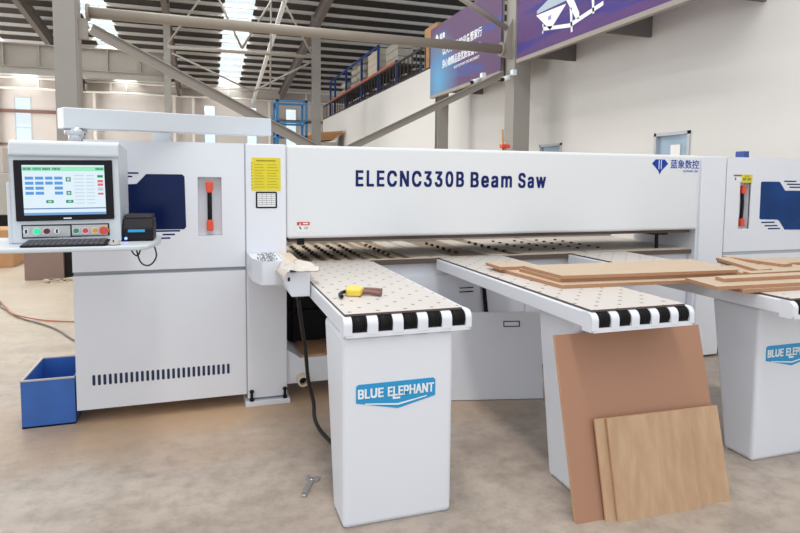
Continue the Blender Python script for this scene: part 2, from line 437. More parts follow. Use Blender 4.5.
# right-hand office block wall
XW = 6.3
rw = MB(); WN = [(6.52, 7.2), (9.6, 10.36)]; wz0, wz1 = 1.0, 2.2; WT = 4.72
cur = -1
for a, b in WN: rw.box(XW, XW + .2, cur, a, 0, WT); rw.box(XW, XW + .2, a, b, 0, wz0); rw.box(XW, XW + .2, a, b, wz1, WT); cur = b
rw.box(XW, XW + .2, cur, 33, 0, WT)
struct(rw, 'wall_right', M['wall'])
MZ = MB().box(XW + .2, 14, -1, 33, WT - .3, WT - .02); struct(MZ, 'trim_4', M['wall'], 'flat roof slab of the office block')
T = .045
for i, (wy0, wy1) in enumerate(WN):
    wf = MB()
    wf.box(XW - .02, XW + .08, wy0, wy0 + T, wz0, wz1); wf.box(XW - .02, XW + .08, wy1 - T, wy1, wz0, wz1)
    wf.box(XW - .02, XW + .08, wy0, wy1, wz0, wz0 + T); wf.box(XW - .02, XW + .08, wy0, wy1, wz1 - T, wz1)
    w = struct(wf, 'window_%d' % (7 + i), M['framegrey']); MB().box(XW + .03, XW + .04, wy0 + T, wy1 - T, wz0 + T, wz1 - T).build('pane', M['blueishglass'], w)
    if i == 0: MB().box(XW + .015, XW + .028, 6.72, 6.9, 1.5, 2.02).build('pane_reflection', M['paper'], w)  # pale panel paints a bright reflection on the glass

# ---------------- columns, struts, rafters
def hcolumn(x0, x1, y, z1, depth, label, cat='column', group=None):
    o = thing('steel_column', label, cat, ((x0 + x1) / 2, y + depth / 2, 0), group)
    t = .02
    m = MB(); m.box(x0, x1, y, y + t, 0, z1); m.box(x0, x1, y + depth - t, y + depth, 0, z1); m.box((x0 + x1) / 2 - t / 2, (x0 + x1) / 2 + t / 2, y + t, y + depth - t, 0, z1)
    m.build('shaft', M['post'], o)
    MB().box(x0 - .08, x1 + .08, y - .08, y + depth + .08, 0, .03).build('base_plate', M['post'], o)
    return o
c1 = thing('steel_column', 'thick grey steel column rising behind the operator screen at left', 'column', (-1.91, 10.15, 0))
m = MB(); m.box(-2.06, -1.77, 10, 10.3, 0, 9.7); m.build('shaft', M['post'], c1)
m = MB(); m.box(-1.77, -1.745, 10.02, 10.3, 0, 9.7); m.box(-1.745, -1.62, 10.1, 10.14, 3.55, 3.85); m.build('gusset_plate', M['girder'], c1)
MB().box(-2.16, -1.66, 9.9, 10.4, 0, .03).build('base_plate', M['post'], c1)
c2 = thing('steel_column', 'grey steel column in front of the right wall between the two banners', 'column', (5.67, 10.2, 0))
m = MB(); m.box(5.5, 5.84, 10, 10.03, 0, 4.9); m.box(5.5, 5.84, 10.32, 10.35, 0, 4.9); m.box(5.5, 5.53, 10.03, 10.32, 0, 4.9)
m.box(5.53, 5.84, 10.0, 10.35, 4.7, 9.7); m.build('shaft', M['post'], c2)
MB().box(5.4, 5.94, 9.9, 10.45, 0, .03).build('base_plate', M['post'], c2)
m = MB(); m.prism([(5.28, 10.1, 3.78), (5.5, 10.1, 3.75), (5.5, 10.1, 4.5), (5.4, 10.1, 4.3)], (0, .03, 0)); m.build('gusset_plate', M['girder'], c2)
m = MB(); m.cyl((-1.6, 10.15, 3.955), (5.28, 10.15, 3.93), .083, n=24)
o = m.build('strut_pipe', M['pipe'], loc=(1.8, 10.15, 3.9)); tag(o, 'long thick beige steel pipe spanning high between the two nearest columns', 'pipe')
m = MB(); m.cyl((-1.64, 10.15, 3.955), (-1.6, 10.15, 3.955), .13, n=24); m.cyl((5.28, 10.15, 3.93), (5.31, 10.15, 3.93), .13, n=24); m.build('end_flange', M['pipe'], o)
m = MB(); m.ibeam((-1.58, 10.12, 3.71), (5.38, 10.12, .21), .12, .14, .015); m.box(5.3, 5.38, 10.06, 10.18, 0, .2); o = m.build('cross_brace', M['girder'], loc=(1.3, 10.12, 2))
tag(o, 'grey steel cross brace sloping down to the right from the left column', 'brace', 'cross braces between the columns')
m = MB(); m.ibeam((5.42, 10.3, 3.5), (-1.45, 10.3, .14), .1, .11, .015); o = m.build('cross_brace', M['girder'], loc=(2, 10.3, 1.8))
tag(o, 'grey steel cross brace sloping down to the left from the column beside the banner', 'brace', 'cross braces between the columns')
m = MB(); m.cyl((5.4, 10.15, 4.32), (4.1, 10.15, 4.95), .05, n=12); m.cyl((4.1, 10.15, 4.95), (-1.7, 10.15, 7.7), .05, n=12)
o = m.build('diagonal_tube', M['girder'], loc=(4, 10.15, 5)); tag(o, 'grey steel tube rising to upper left from the column in front of the purple banner', 'brace')
hcolumn(5.5, 5.78, 13.8, 4.7, .2, 'narrow grey post below the left end of the farther purple banner')
hcolumn(4.17, 4.50, 24, 8.0, .3, 'slim grey column in the middle distance left of the storage racks')
hcolumn(-1.36, -1.13, 24, 8.0, .3, 'slim grey column in the far hall behind the sloping brace')
# crane girder
cg = thing('crane_girder', 'deep riveted grey crane girder below the roof at upper left', 'girder', (-9, 24.4, 5.6))
m = MB(); m.box(-18, -1.13, 24.4, 24.42, 5.35, 6.1); m.box(-18, -1.13, 24.3, 24.52, 6.1, 6.13); m.box(-18, -1.13, 24.3, 24.52, 5.32, 5.35); m.build('web', M['girder'], cg)
for i in range(11): MB().box(-13.2 + i * 1.1, -13.17 + i * 1.1, 24.3, 24.4, 5.35, 6.1).build('stiffener', M['girder'], cg)
MB().box(-18, -1.13, 24.36, 24.46, 5.08, 5.32).build('lower_rail', M['post'], cg)
# rafters
for x, lb in ((-6.0, 'leftmost dark roof rafter above the crane girder'), (-1.25, 'dark roof rafter above the far left column'), (4.3, 'dark roof rafter right of the cable conduit')):
    m = MB(); m.ibeam((x, 35.9, rz(35.9) - .5), (x, 7.2, rz(7.2) - .5), .2, .5, .03)
    tag(m.build('roof_rafter', M['rooftruss'], loc=(x, 20, rz(20))), lb, 'rafter', 'roof rafters')
m = MB(); m.obox((2.62, 35.5, rz(35.5) - 1.0), (.16, 0, 0), (0, -22, SL * 22), (0, 0, .06))
tag(m.build('cable_conduit', M['zinc'], loc=(2.67, 25, 6)), 'bright galvanised cable conduit running steeply up under the roof', 'conduit')
# bracing truss
tr = thing('roof_bracing', 'light zigzag pipe truss hanging between the far columns', 'truss', (1.5, 20, 5.5))
m = MB(); m.cyl((-1.0, 20, 5.5), (3.5, 20, 5.52), .055, n=10); m.cyl((-1.0, 20, 7.6), (3.5, 20, 7.6), .05, n=10); m.build('chord', M['girder'], tr)
zz = [(-1.0, 5.6), (.3, 7.55), (1.21, 5.62), (2.35, 7.55), (3.45, 5.6)]
for a, b in zip(zz, zz[1:]): MB().cyl((a[0], 20, a[1]), (b[0], 20, b[1]), .035, n=8).build('diagonal', M['pipe'], tr)
for a, b in (((1.55, 4.3), (3.5, 5.4)), ((1.55, 4.3), (-.9, 5.35)), ((2.1, 4.4), (2.15, 7.55))): MB().cyl((a[0], 20.1, a[1]), (b[0], 20.1, b[1]), .03, n=8).build('tie_rod', M['girder'], tr)

# ---------------- banners
def banner(y0, y1, z0, z1, m, label, br):
    t = thing('wall_banner', label, 'banner', (5.4, y0, z0))
    MB().box(5.4, 5.42, y0, y1, z0, z1).build('print', m, t)
    f = MB(); f.box(5.39, 5.47, y0, y1, z0 - .07, z0); f.box(5.42, 5.47, y0, y1, z1 - .05, z1)
    for y in (y0 + .02, y1 - .07): f.box(5.42, 5.47, y, y + .05, z0, z1 - .05)
    f.build('frame', M['girder'], t)
    for y in br:
        b = MB(); b.box(5.47, XW, y, y + .05, z0 - .06, z0 + .5); b.build('bracket', M['rooftruss'], t)
    return t
bA = banner(10.36, 14.1, 3.58, 5.2, M['bannerA'], 'purple and blue banner with two rows of white Chinese characters, far side of the column', (11.1, 12.95))
text('以人为本数控设备管家行', 5.398, 13.3, 4.42, 2.1, .2, M['badgewhite'], bA, 'lettering', 'side', bold=.012)
text('良心做精品造优质设备领先', 5.398, 13.3, 4.12, 2.1, .2, M['badgewhite'], bA, 'lettering', 'side', bold=.012)
text('BLUE ELEPHANT CNC MACHINERY', 5.398, 12.6, 4.0, 1.3, .06, M['badgewhite'], bA, 'lettering', 'side', bold=.01)
m = MB(); m.prism([(5.396, 13.8, 4.9), (5.396, 13.68, 5.0), (5.396, 13.56, 4.9), (5.396, 13.68, 4.74)], (.004, 0, 0)); m.build('emblem', M['badgewhite'], bA)
text('蓝象', 5.398, 13.5, 4.82, .34, .14, M['badgewhite'], bA, 'lettering', 'side', bold=.02)
bB = banner(5.3, 9.75, 3.68, 5.4, M['bannerB'], 'violet banner showing a picture of a white machine, near side of the column', (5.46, 7.347, 9.237))
# printed machine picture on the banner: (y, z) points
def pr(pts, m, name='picture'):
    k = MB(); k.prism([(5.396 , a, b) for a, b in pts], (.004, 0, 0)); return k.build(name, m, bB)
pr([(9.08, 4.36), (8.64, 4.48), (8.2, 4.62), (6.9, 4.62), (6.9, 4.3), (8.2, 4.3), (9.08, 4.31)], M['s_tile'])
pr([(9.105, 4.29), (8.22, 4.25), (8.66, 3.95)], M['badgewhite'])
pr([(8.9, 4.1), (8.87, 4.1), (8.87, 3.94), (8.9, 3.94)], M['badgewhite'])
pr([(8.9, 4.05), (8.1, 3.92), (8.1, 3.86), (8.9, 3.99)], M['badgewhite'])
pr([(8.12, 4.15), (8.06, 4.15), (8.03, 3.78), (8.07, 3.78)], M['badgewhite'])
pr([(8.1, 3.93), (7.3, 4.04), (7.3, 3.98), (8.1, 3.86)], M['badgewhite'])
pr([(8.22, 4.3), (8.05, 4.3), (7.87, 4.02), (7.87, 3.93), (7.95, 3.95)], M['badgewhite'])
pr([(7.58, 4.2), (7.52, 4.2), (7.5, 3.92), (7.54, 3.92)], M['badgewhite'])
text('BE', 5.394, 8.72, 4.12, .09, .06, M['logoblue'], bB, 'emblem', 'side', ext=.002)

# ---------------- cctv
for (y, x, lb) in ((10.45, 4.92, 'white security camera at the left, under the farther banner'), (9.95, 5.3, 'white security camera fixed to the column flange')):
    t = thing('security_camera', lb, 'camera', (x, y, 3.36), 'security cameras')
    m = MB(); m.cyl((x - .1, y - .08, 3.33), (x + .08, y, 3.4), .045, n=14); m.build('housing', M['badgewhite'], t)
    m = MB(); m.cyl((x - .12, y - .09, 3.322), (x - .1, y - .08, 3.33), .036, n=14); m.build('lens', M['darkgrey'], t)
    m = MB(); m.cyl((x + .05, y, 3.38), (x + .16, y + .05, 3.48), .015, n=8); m.box(x + .14, x + .22, y, y + .1, 3.44, 3.54); m.build('bracket', M['badgewhite'], t)

# broom / mop handles leaning on the right column
t = thing('push_broom', 'wooden handled broom with a red head leaning against the right column', 'broom', (5.2, 9.6, 0))
m = MB(); m.cyl((5.16, 9.55, 0), (5.2, 9.85, 2.42), .02, n=10); m.build('handle', M['cardboard'], t)
m = MB(); m.cyl((5.27, 9.6, 0), (5.25, 9.85, 2.2), .018, n=10); m.build('handle', M['carton'], t)
m = MB(); m.box(5.13, 5.3, 9.72, 9.83, 2.08, 2.15, .01); m.build('red_clamp', M['redplastic'], t)

# ---------------- storage on top of the office block
rl = thing('guard_railing', 'dark railing with upright balusters along the roof edge of the white block', 'railing', (6.35, 24, WT))
m = MB(); m.box(6.32, 6.38, 14, 33, WT + .72, WT + .78); m.box(6.33, 6.37, 14, 33, WT + .04, WT + .08); m.build('rail', M['rail'], rl)
k = 0
for i in range(48):
    y = 14.2 + i * .4; m = MB(); m.box(6.335, 6.365, y, y + .03, WT, WT + .72); m.build('baluster', M['rail'], rl)
rk = thing('pallet_rack', 'blue framed pallet rack standing on the white block behind the railing', 'rack', (7.2, 28, WT))
ys = [20.9, 23.3, 25.97, 29.0, 31.6, 32.8]
for y in ys:
    for x in (6.66, 7.6): MB().box(x, x + .09, y, y + .09, WT - .02, WT + (2.1 if y > 23 else 1.1)).build('upright', M['rackblue'], rk)
m = MB()
for x in (6.66, 7.6):
    for z in (2.05,): m.box(x + .02, x + .07, ys[1], ys[-1], WT + z, WT + z + .09)
m.build('beam', M['rackblue'], rk)
for a, b in zip(ys, ys[1:]): MB().box(6.8, 7.55, a + .12, b - .05, WT + .93, WT + 1.02, .01).build('shelf_board', M['rail'], rk)  # dark board colour paints in the shade on the shelf undersides
MB().box(6.62, 6.655, ys[0], ys[-1], WT + .93, WT + 1.05).build('shelf_beam', M['pallet'], rk)
def carton(x0, x1, y0, y1, z0, z1, mt, lb, grp, nm='carton', cat='box'):
    t = MB(); t.box(x0, x1, y0, y1, z0, z1, .015); o = t.build(nm, mt, loc=((x0 + x1) / 2, (y0 + y1) / 2, z0)); tag(o, lb, cat, grp); return o
zb = WT + 1.022
MB().box(7.62, 7.64, 20.9, 32.8, WT, WT + .88).build('shade_backing', M['rail'], rk)  # dark sheet stands in for the shade under the shelf behind the railing
ords = ['bottom', 'second', 'third', 'fourth', 'top']
for i in range(4):
    carton(6.8, 7.5, 23.45, 25.3, zb + i * .26, zb + i * .26 + .25, M['carton'], 'flat pale carton, %s of the tall stack on the blue rack' % ['lowest', 'second from bottom', 'third from bottom', 'topmost'][i], 'pale cartons in the tall stack')
for i in range(3):
    carton(6.8, 7.4, 21.1, 22.6, zb + i * .28, zb + i * .28 + .26, M['sack'], 'wrapped grey bundle, %s of the short stack nearer than the tall cartons' % ['lowest', 'middle', 'topmost'][i], 'wrapped bundles by the cartons', 'wrapped_bundle', 'bundle')
def sack(x, y, z, sx, sy, sz, lb):
    bm = bmesh.new(); bmesh.ops.create_icosphere(bm, subdivisions=3, radius=1)
    for v in bm.verts:
        n = 1 + .06 * math.sin(v.co.x * 5 + y) + .05 * math.sin(v.co.y * 7 + z * 3)
        c = v.co; f = lambda q: math.copysign(abs(q) ** .6, q)
        v.co = Vector((f(c.x) * sx * n, f(c.y) * sy * n, f(c.z) * sz))
    me = bpy.data.meshes.new('sack'); bm.to_mesh(me); bm.free(); me.materials.append(M['sack'])
    for p in me.polygons: p.use_smooth = True
    o = bpy.data.objects.new('sack', me); COL.objects.link(o); o.location = (x, y, z); tag(o, lb, 'sack', 'grey sacks on the rack')
for j, y in enumerate((27.0, 28.2)):
    for i in range(4): sack(7.15, y, zb + .165 + i * .335, .36, .5, .155, 'bulging grey sack, %s of the %s sack pile left of the cartons' % (['lowest', 'second', 'third', 'topmost'][i], ['nearer', 'farther'][j]))
for i in range(2): sack(7.15, 30.2, zb + .165 + i * .335, .36, .6, .155, 'bulging grey sack, %s in the low pile at the far end of the rack' % ['lower', 'upper'][i])
carton(6.7, 7.6, 17.2, 18.05, WT, WT + .55, M['cardboard'], 'large brown cardboard box at the near end of the rack, lower one', 'brown boxes at the rack end', 'cardboard_box')
carton(6.7, 7.6, 17.0, 18.05, WT + .552, WT + 1.5, M['cardboard'], 'large brown cardboard box at the near end of the rack, upper one', 'brown boxes at the rack end', 'cardboard_box')
# plank pile and blue lift cage in the far hall
cg = thing('lift_cage', 'blue steel lift cage standing in the middle of the far hall', 'cage', (3.2, 22, 0))
m = MB()
for x in (2.5, 3.55):
    for y in (22, 23): m.box(x, x + .09, y, y + .09, 0, 4.35)
m.build('upright', M['cageblue'], cg)
for z in (4.26, 3.5, 3.0, 2.2, 1.2, .3):
    m = MB()
    for y in (22, 23): m.box(2.5, 3.64, y, y + .07, z, z + .07)
    for x in (2.5, 3.55): m.box(x, x + .07, y - 1, y + .07, z, z + .07)
    m.build('rail', M['cageblue'], cg)
m = MB()
for a, b in ((.4, 1.9), (2.3, 3.5), (3.1, 4.2)):
    m.cyl((2.53, 22, a), (2.58, 23, b), .03, n=6); m.cyl((2.53, 23, a), (2.58, 22, b), .03, n=6)
m.build('brace', M['cageblue'], cg)
pk = thing('timber_pile', 'pale timber planks piled beside the far end of the white block', 'timber', (4.9, 28, 0))
MB().box(4.4, 5.9, 27.6, 29.4, 0, 3.2).build('crate', M['bggrey'], pk)
for i in range(4): MB().obox((4.35 + .1 * i, 27.5 - .1 * i, 3.2 + .1 * i), (1.5, .1, .12), (0, 1.6, 0), (0, 0, .09)).build('plank', M['cardboard'], pk)

# ---------------- back left clutter
m = MB(); m.box(-3.15, -1.99, 9.72, 9.76, 0, .98, .004); m.box(-2.46, -1.99, 9.68, 9.72, 0, .5)
o = None
t = thing('panel_crate', 'taupe brown flat fronted crate on the floor behind the operator screen', 'crate', (-2.2, 9.9, 0))
MB().box(-2.47, -1.97, 9.70, 9.87, 0, .62, .004).build('front', M['brownsheet'], t)
MB().box(-1.969, -1.87, 9.76, 9.86, .02, .6).build('gap_shade', M['black'], t)  # black block stands in for the dark gap beside the crate
t = thing('background_machine', 'pale grey machine with a dark base seen left of the operator console', 'machine', (-4.3, 14.2, 0))
MB().box(-5.2, -3.75, 14, 15, .7, 1.55, .02).build('cabinet', M['bggrey'], t)
MB().box(-5.2, -3.8, 14.05, 15, 0, .7).build('base', M['black'], t)
MB().box(-5.2, -3.95, 14.3, 14.9, 1.55, 2.1, .02).build('hood', M['cladding'], t)
carton(-3.9, -3.0, 11.2, 12.0, 0, .62, M['cardboard'], 'brown cardboard box on the floor at the far left edge', None, 'cardboard_box')
bm = bmesh.new(); bmesh.ops.create_icosphere(bm, subdivisions=3, radius=1)
for v in bm.verts: v.co = Vector((v.co.x * .14 + .02 * math.sin(v.co.y * 6), v.co.y * .12, max(v.co.z, -.4) * .07 + .028))
me = bpy.data.meshes.new('yellow_bag'); bm.to_mesh(me); bm.free(); me.materials.append(M['yellowbag'])
for p in me.polygons: p.use_smooth = True
o = bpy.data.objects.new('cloth_bundle', me); COL.objects.link(o); o.location = (-3.3, 12.2, 0); tag(o, 'small yellow cloth bundle lying on the floor left of the taupe crate', 'cloth')
m = MB()
for i in range(16):
    x = -2.12 + random.random() * .3; y = 9.36 + random.random() * .16; a = random.random() * 3
    m.obox((x, y, .001 + .012 * (i % 3)), (math.cos(a) * .12, math.sin(a) * .12, 0), (-math.sin(a) * .05, math.cos(a) * .05, 0), (0, 0, .02))
tag(m.build('wood_scraps', M['sliver'], loc=(-1.97, 9.52, 0)), 'little heap of pale wood scraps on the floor beside the taupe crate', 'scraps', kind='stuff')
m = MB(); m.tube([(-3.4, 9.4, .012), (-2.5, 8.4, .012), (-2.22, 7.75, .012), (-2.08, 7.5, .012), (-1.86, 7.09, .012), (-1.54, 6.68, .012), (-1.35, 6.38, .012), (-1.1, 5.9, .012), (-.7, 5.5, .012)], .008)
tag(m.build('power_cable', M['cablegrey'], loc=(-1.6, 6.8, 0)), 'thin grey cable curving over the floor left of the machine', 'cable', 'cables on the floor at left')
m = MB(); m.tube([(-3.3, 9.0, .03), (-2.5, 8.35, .02), (-2.2, 7.8, .014), (-1.95, 7.2, .035), (-1.64, 6.93, .014), (-1.29, 6.74, .014), (-.6, 6.5, .014)], .007)
tag(m.build('power_cable', M['cablered'], loc=(-1.6, 7, 0)), 'reddish cable crossing the grey one on the floor left of the machine', 'cable', 'cables on the floor at left')
# blue open box
t = thing('dust_bin', 'scuffed open blue metal box on the floor against the left side of the machine', 'box', (-.9, 4.2, 0))
m = MB(); X0, X1, Y0, Y1, H, w_ = -1.05, -.765, 3.95, 4.44, .285, .012
m.box(X0, X1, Y0, Y0 + w_, 0, H); m.box(X0, X1, Y1 - w_, Y1, 0, H); m.box(X0, X0 + w_, Y0 + w_, Y1 - w_, 0, H); m.box(X1 - w_, X1, Y0 + w_, Y1 - w_, 0, H); m.box(X0, X1, Y0, Y1, 0, .01)
m.build('shell', M['bluepaint'], t)
m = MB(); e = .004
m.box(X0 - e, X1, Y0 - e, Y0 + w_, H, H + .008); m.box(X0 - e, X0 + w_, Y0 + w_, Y1, H, H + .008); m.box(X0 + w_, X1, Y1 - w_, Y1, H, H + .008); m.build('rim', M['blueedge'], t)

# ------------------------------------------------------------------ the beam saw
YF = 3.93
S = thing('beam_saw', 'long white computer controlled panel saw spanning the picture with ELECNC330B Beam Saw on its beam', 'machine', (1.8, 4.4, 0))
def panel_hole(m, x0, x1, z0, z1, hx0, hx1, hz0, hz1, y0, y1):
    m.box(x0, hx0, y0, y1, z0, z1); m.box(hx1, x1, y0, y1, z0, z1); m.box(hx0, hx1, y0, y1, z0, hz0); m.box(hx0, hx1, y0, y1, hz1, z1)
# left cabinet
m = MB(); cx0, cx1, zt = -.752, .243, 1.718
panel_hole(m, cx0, cx1, .93, zt, -.04, .103, 1.136, 1.503, YF, YF + .02)
m.box(cx0, cx1, YF + .02, 4.95, zt - .02, zt); m.box(cx0, cx0 + .02, YF + .02, 4.95, .93, zt - .02); m.box(cx1 - .02, cx1, YF + .02, 4.95, .93, zt - .02)
lc = m.build('left_cabinet', M['white'], S)
m = MB(); m.box(cx0, cx1, YF, 4.95, .085, .905); m.box(cx0 + .01, cx1 - .01, YF + .02, 4.9, .905, .93)
m.build('lower_cabinet', M['white'], S)
m = MB(); m.box(cx0 + .002, cx1 - .002, YF + .003, YF + .02, .905, .909); m.box(cx0 + .002, cx1 - .002, YF + .003, YF + .02, .926, .93)
m.box(cx0 + .004, cx1 - .004, YF + .015, YF + .02, .909, .926); m.build('cabinet_seam', M['seam'], S)
m = MB(); m.box(-.04, .103, YF + .055, YF + .06, 1.136, 1.503); m.box(-.045, -.04, YF + .005, YF + .06, 1.136, 1.503); m.box(.103, .108, YF + .005, YF + .06, 1.136, 1.503)
m.box(-.04, .103, YF + .005, YF + .06, 1.503, 1.508); m.box(-.04, .103, YF + .005, YF + .06, 1.131, 1.136)
m.build('handle_recess', M['white'], lc)
def handle(px, parent, z0=1.165, z1=1.475, ybase=YF + .055):
    h = MB(); h.tube([(px, ybase - .045, z0 + .06), (px, ybase - .05, (z0 + z1) / 2), (px, ybase - .045, z1 - .06)], .0145, 12).build('handle', M['blacksatin'], parent)
    for k, zc in ((1, z1), (-1, z0)):
        e = MB(); e.prism([(px - .021, ybase - .068, zc), (px + .021, ybase - .068, zc), (px + .021, ybase - .068, zc - k * .055), (px + .012, ybase - .068, zc - k * .07), (px - .012, ybase - .068, zc - k * .07), (px - .021, ybase - .068, zc - k * .055)], (0, .045, 0), .006)
        e.box(px - .014, px + .014, ybase - .03, ybase, zc - k * .045 if k > 0 else zc + .005, zc - .005 if k > 0 else zc + .045); e.build('handle_end', M['redplastic'], parent)
handle(.03, lc)
# polycarbonate window with clipped corner and slots
m = MB(); pts = [(-.47, 1.453), (-.39, 1.458), (-.335, 1.518), (-.13, 1.518), (-.116, 1.504), (-.112, 1.19), (-.124, 1.178), (-.47, 1.178)]
m.prism(flat(pts, YF - .002), (0, .004, 0)); m.build('window_pane', M['blueglass'], lc)
for a, b, z in ((-.47, -.378, 1.523), (-.47, -.413, 1.502), (-.47, -.443, 1.482), (-.29, -.148, 1.168), (-.25, -.178, 1.146), (-.275, -.205, 1.124)):
    m = MB(); m.box(a, b, YF - .0015, YF + .002, z - .005, z + .005, .0015, 1); m.build('vent_slot', M['navy'], lc)
m = MB()
for i in range(27):
    a = -.664 + i * .0302; m.prism(flat(rounded(a, a + .016, .232, .298, .0075, 3), YF - .0015), (0, .003, 0))
m.build('vent_grille', mat('vent_dark', rgb(24, 44, 78), .5), S)
# narrow front post with its stickers
m = MB(); m.box(.251, .507, YF, 4.7, .05, 1.718, .004, 1); fp = m.build('front_post', M['white'], S)
m = MB(); m.box(.243, .251, YF + .008, 4.6, .085, 1.715); m.build('post_seam', M['seam'], S)
ft = MB(); ft.box(.235, .525, YF - .02, 4.2, 0, .035, .004); f_ = ft.build('foot', M['white'], S)
for x in (.275, .49):
    b = MB(); b.cyl((x, YF - .012, .035), (x, YF - .012, .11), .009, n=10); b.cyl((x, YF - .012, .04), (x, YF - .012, .055), .015, n=6); b.cyl((x, YF - .012, .095), (x, YF - .012, .105), .015, n=6); b.build('levelling_bolt', M['black'], f_)
m = MB(); m.box(.29, .472, YF - .002, YF, 1.418, 1.63); st = m.build('safety_sticker', M['yellow'], fp)
m = MB()
for c0, c1_ in ((.307, .372), (.386, .458)):
    for k in range(9): m.box(c0, c1_ - .006 * (k % 3), YF - .003, YF - .001, 1.44 + k * .018, 1.443 + k * .018)
m.box(.318, .44, YF - .003, YF - .001, 1.607, 1.616)
for k in range(9): m.box(.286, .293, YF - .003, YF - .001, 1.43 + k * .02, 1.438 + k * .02)
m.build('print', M['yellowink'], st)
m = MB(); m.prism(flat(rounded(.313, .448, 1.305, 1.412, .008), YF - .003), (0, .003, 0)); st = m.build('rating_plate', M['darkgrey'], fp)
m = MB(); m.box(.323, .438, YF - .005, YF - .003, 1.315, 1.402); m.build('plate_face', M['paper'], st)
m = MB()
for k in range(6): m.box(.323, .438, YF - .006, YF - .004, 1.327 + k * .0135, 1.3295 + k * .0135)
for x in (.352, .38, .41): m.box(x, x + .002, YF - .006, YF - .004, 1.325, 1.4)
m.build('print', M['greyink'], st)
# pressure beam cover
bx0, bx1, bz0, bz1 = .509, 3.912, 1.102, 1.718
bw_ = MB(); bw_.box(bx0, bx1, YF, 4.75, bz0, bz1, .02, 3); bc = bw_.build('beam_cover', M['beam_white'], S)
m = MB(); m.box(bx0 + .02, bx1 - .03, YF + .05, 4.72, bz0 - .026, bz0 + .004); m.build('beam_brush_strip', M['rubbercover'], S)
m = MB(); m.box(.585, .63, YF + .03, YF + .07, bz0 - .045, bz0); m.build('clamp_stop', M['black'], S)
m = MB(); m.box(3.62, 3.64, YF + .14, YF + .16, .93, bz0 - .02); m.box(3.55, 3.7, YF + .1, YF + .22, bz0 - .045, bz0 - .02); m.build('clamp_stop', M['black'], S)
text('ELECNC330B', .974, YF, 1.447, .80, .113, M['navy'], bc, bold=.03, gap=1.22)
text('Beam', 1.826, YF, 1.444, .335, .113, M['navy'], bc, bold=.03, gap=1.22)
text('Saw', 2.213, YF, 1.442, .235, .113, M['navy'], bc, bold=.03, gap=1.22)
# logo
m = MB(); m.prism(flat([(3.42, 1.645), (3.455, 1.678), (3.545, 1.678), (3.58, 1.645), (3.515, 1.585), (3.5, 1.555), (3.485, 1.585)], YF - .001), (0, .002, 0)); lg = m.build('logo', M['logoblue'], bc)
m = MB()
for x in (3.486, 3.508): m.box(x, x + .006, YF - .002, YF, 1.6, 1.674)
m.build('logo_gap', M['badgewhite'], lg)
text('蓝象数控', 3.605, YF, 1.607, .29, .072, M['logoblue'], bc, 'lettering', bold=.01)
text('ELEPHANT CNC', 3.735, YF, 1.578, .155, .018, M['logoblue'], bc, 'lettering')
m = MB(); m.box(.578, .66, YF - .002, YF, 1.148, 1.19); st = m.build('warning_sticker', M['paper'], bc)
m = MB(); m.box(.577, .661, YF - .003, YF - .001, 1.19, 1.212); m.build('red_header', M['red'], st)
m = MB(); m.prism(flat([(.588, 1.185), (.602, 1.176), (.606, 1.16), (.594, 1.17)], YF - .003), (0, .002, 0)); m.box(.625, .652, YF - .003, YF - .001, 1.176, 1.179); m.box(.622, .65, YF - .003, YF - .001, 1.165, 1.168); m.build('pictogram', M['darkgrey'], st)
m = MB(); m.prism(flat([(.591, 1.194), (.604, 1.194), (.5975, 1.208)], YF - .0045), (0, .002, 0)); m.box(.615, .65, YF - .004, YF - .002, 1.197, 1.206); m.build('header_print', M['paper'], st)
# right post and right cabinet
m = MB(); m.box(3.93, 4.188, YF - .003, 4.7, .02, 1.712, .004, 1); m.box(bx1, 3.93, YF + .02, 4.7, .02, 1.7); m.build('rear_post', M['white'], S)
m = MB(); m.box(4.188, 4.2, YF + .008, 4.6, .085, 1.70); m.build('post_seam', M['seam'], S)
m = MB(); x0, x1 = 4.2, 5.75
panel_hole(m, x0, x1, .905, 1.712, 4.35, 4.475, 1.1, 1.5, YF, YF + .02)
m.box(x0, x1, YF + .02, 4.95, 1.692, 1.712); m.box(x0, x0 + .02, YF + .02, 4.95, .905, 1.692); m.box(x1 - .02, x1, YF + .02, 4.95, .905, 1.692)
rc = m.build('right_cabinet', M['white'], S)
m = MB(); m.box(x0, x1, YF - .01, 4.95, .085, .875); m.build('lower_cabinet', M['white'], S)
m = MB(); m.box(x0, x1, YF + .004, 4.9, .875, .905); m.build('cabinet_seam', M['seam'], S)
m = MB(); m.box(4.345, 4.48, YF + .075, YF + .08, 1.095, 1.505); m.box(4.345, 4.35, YF + .01, YF + .08, 1.1, 1.5); m.box(4.475, 4.48, YF + .01, YF + .08, 1.1, 1.5); m.box(4.35, 4.475, YF + .01, YF + .08, 1.5, 1.505); m.build('handle_recess', M['white'], rc)
handle(4.41, rc, 1.12, 1.47, YF + .075)
m = MB(); m.prism(flat([(4.592, 1.508), (4.78, 1.508), (4.8, 1.505), (4.865, 1.43), (5.35, 1.43), (5.35, 1.075), (4.885, 1.085), (4.815, 1.165), (4.79, 1.175), (4.597, 1.18), (4.585, 1.19), (4.582, 1.498)], YF - .002), (0, .004, 0)); ba_ = mat('blue_acrylic', rgb(12, 58, 118), .2, noise=.35, scale=2.2); ba_.node_tree.nodes['Principled BSDF'].inputs['Specular IOR Level'].default_value = .2; m.build('window_pane', ba_, rc)
for a, b, z in ((4.85, 4.995, 1.512), (4.883, 5.04, 1.486), (4.915, 5.08, 1.46), (4.61, 4.765, 1.152), (4.65, 4.8, 1.122), (4.69, 4.83, 1.096)):
    m = MB(); m.box(a, b, YF - .0015, YF + .002, z - .006, z + .006, .0015, 1); m.build('vent_slot', M['navy'], rc)
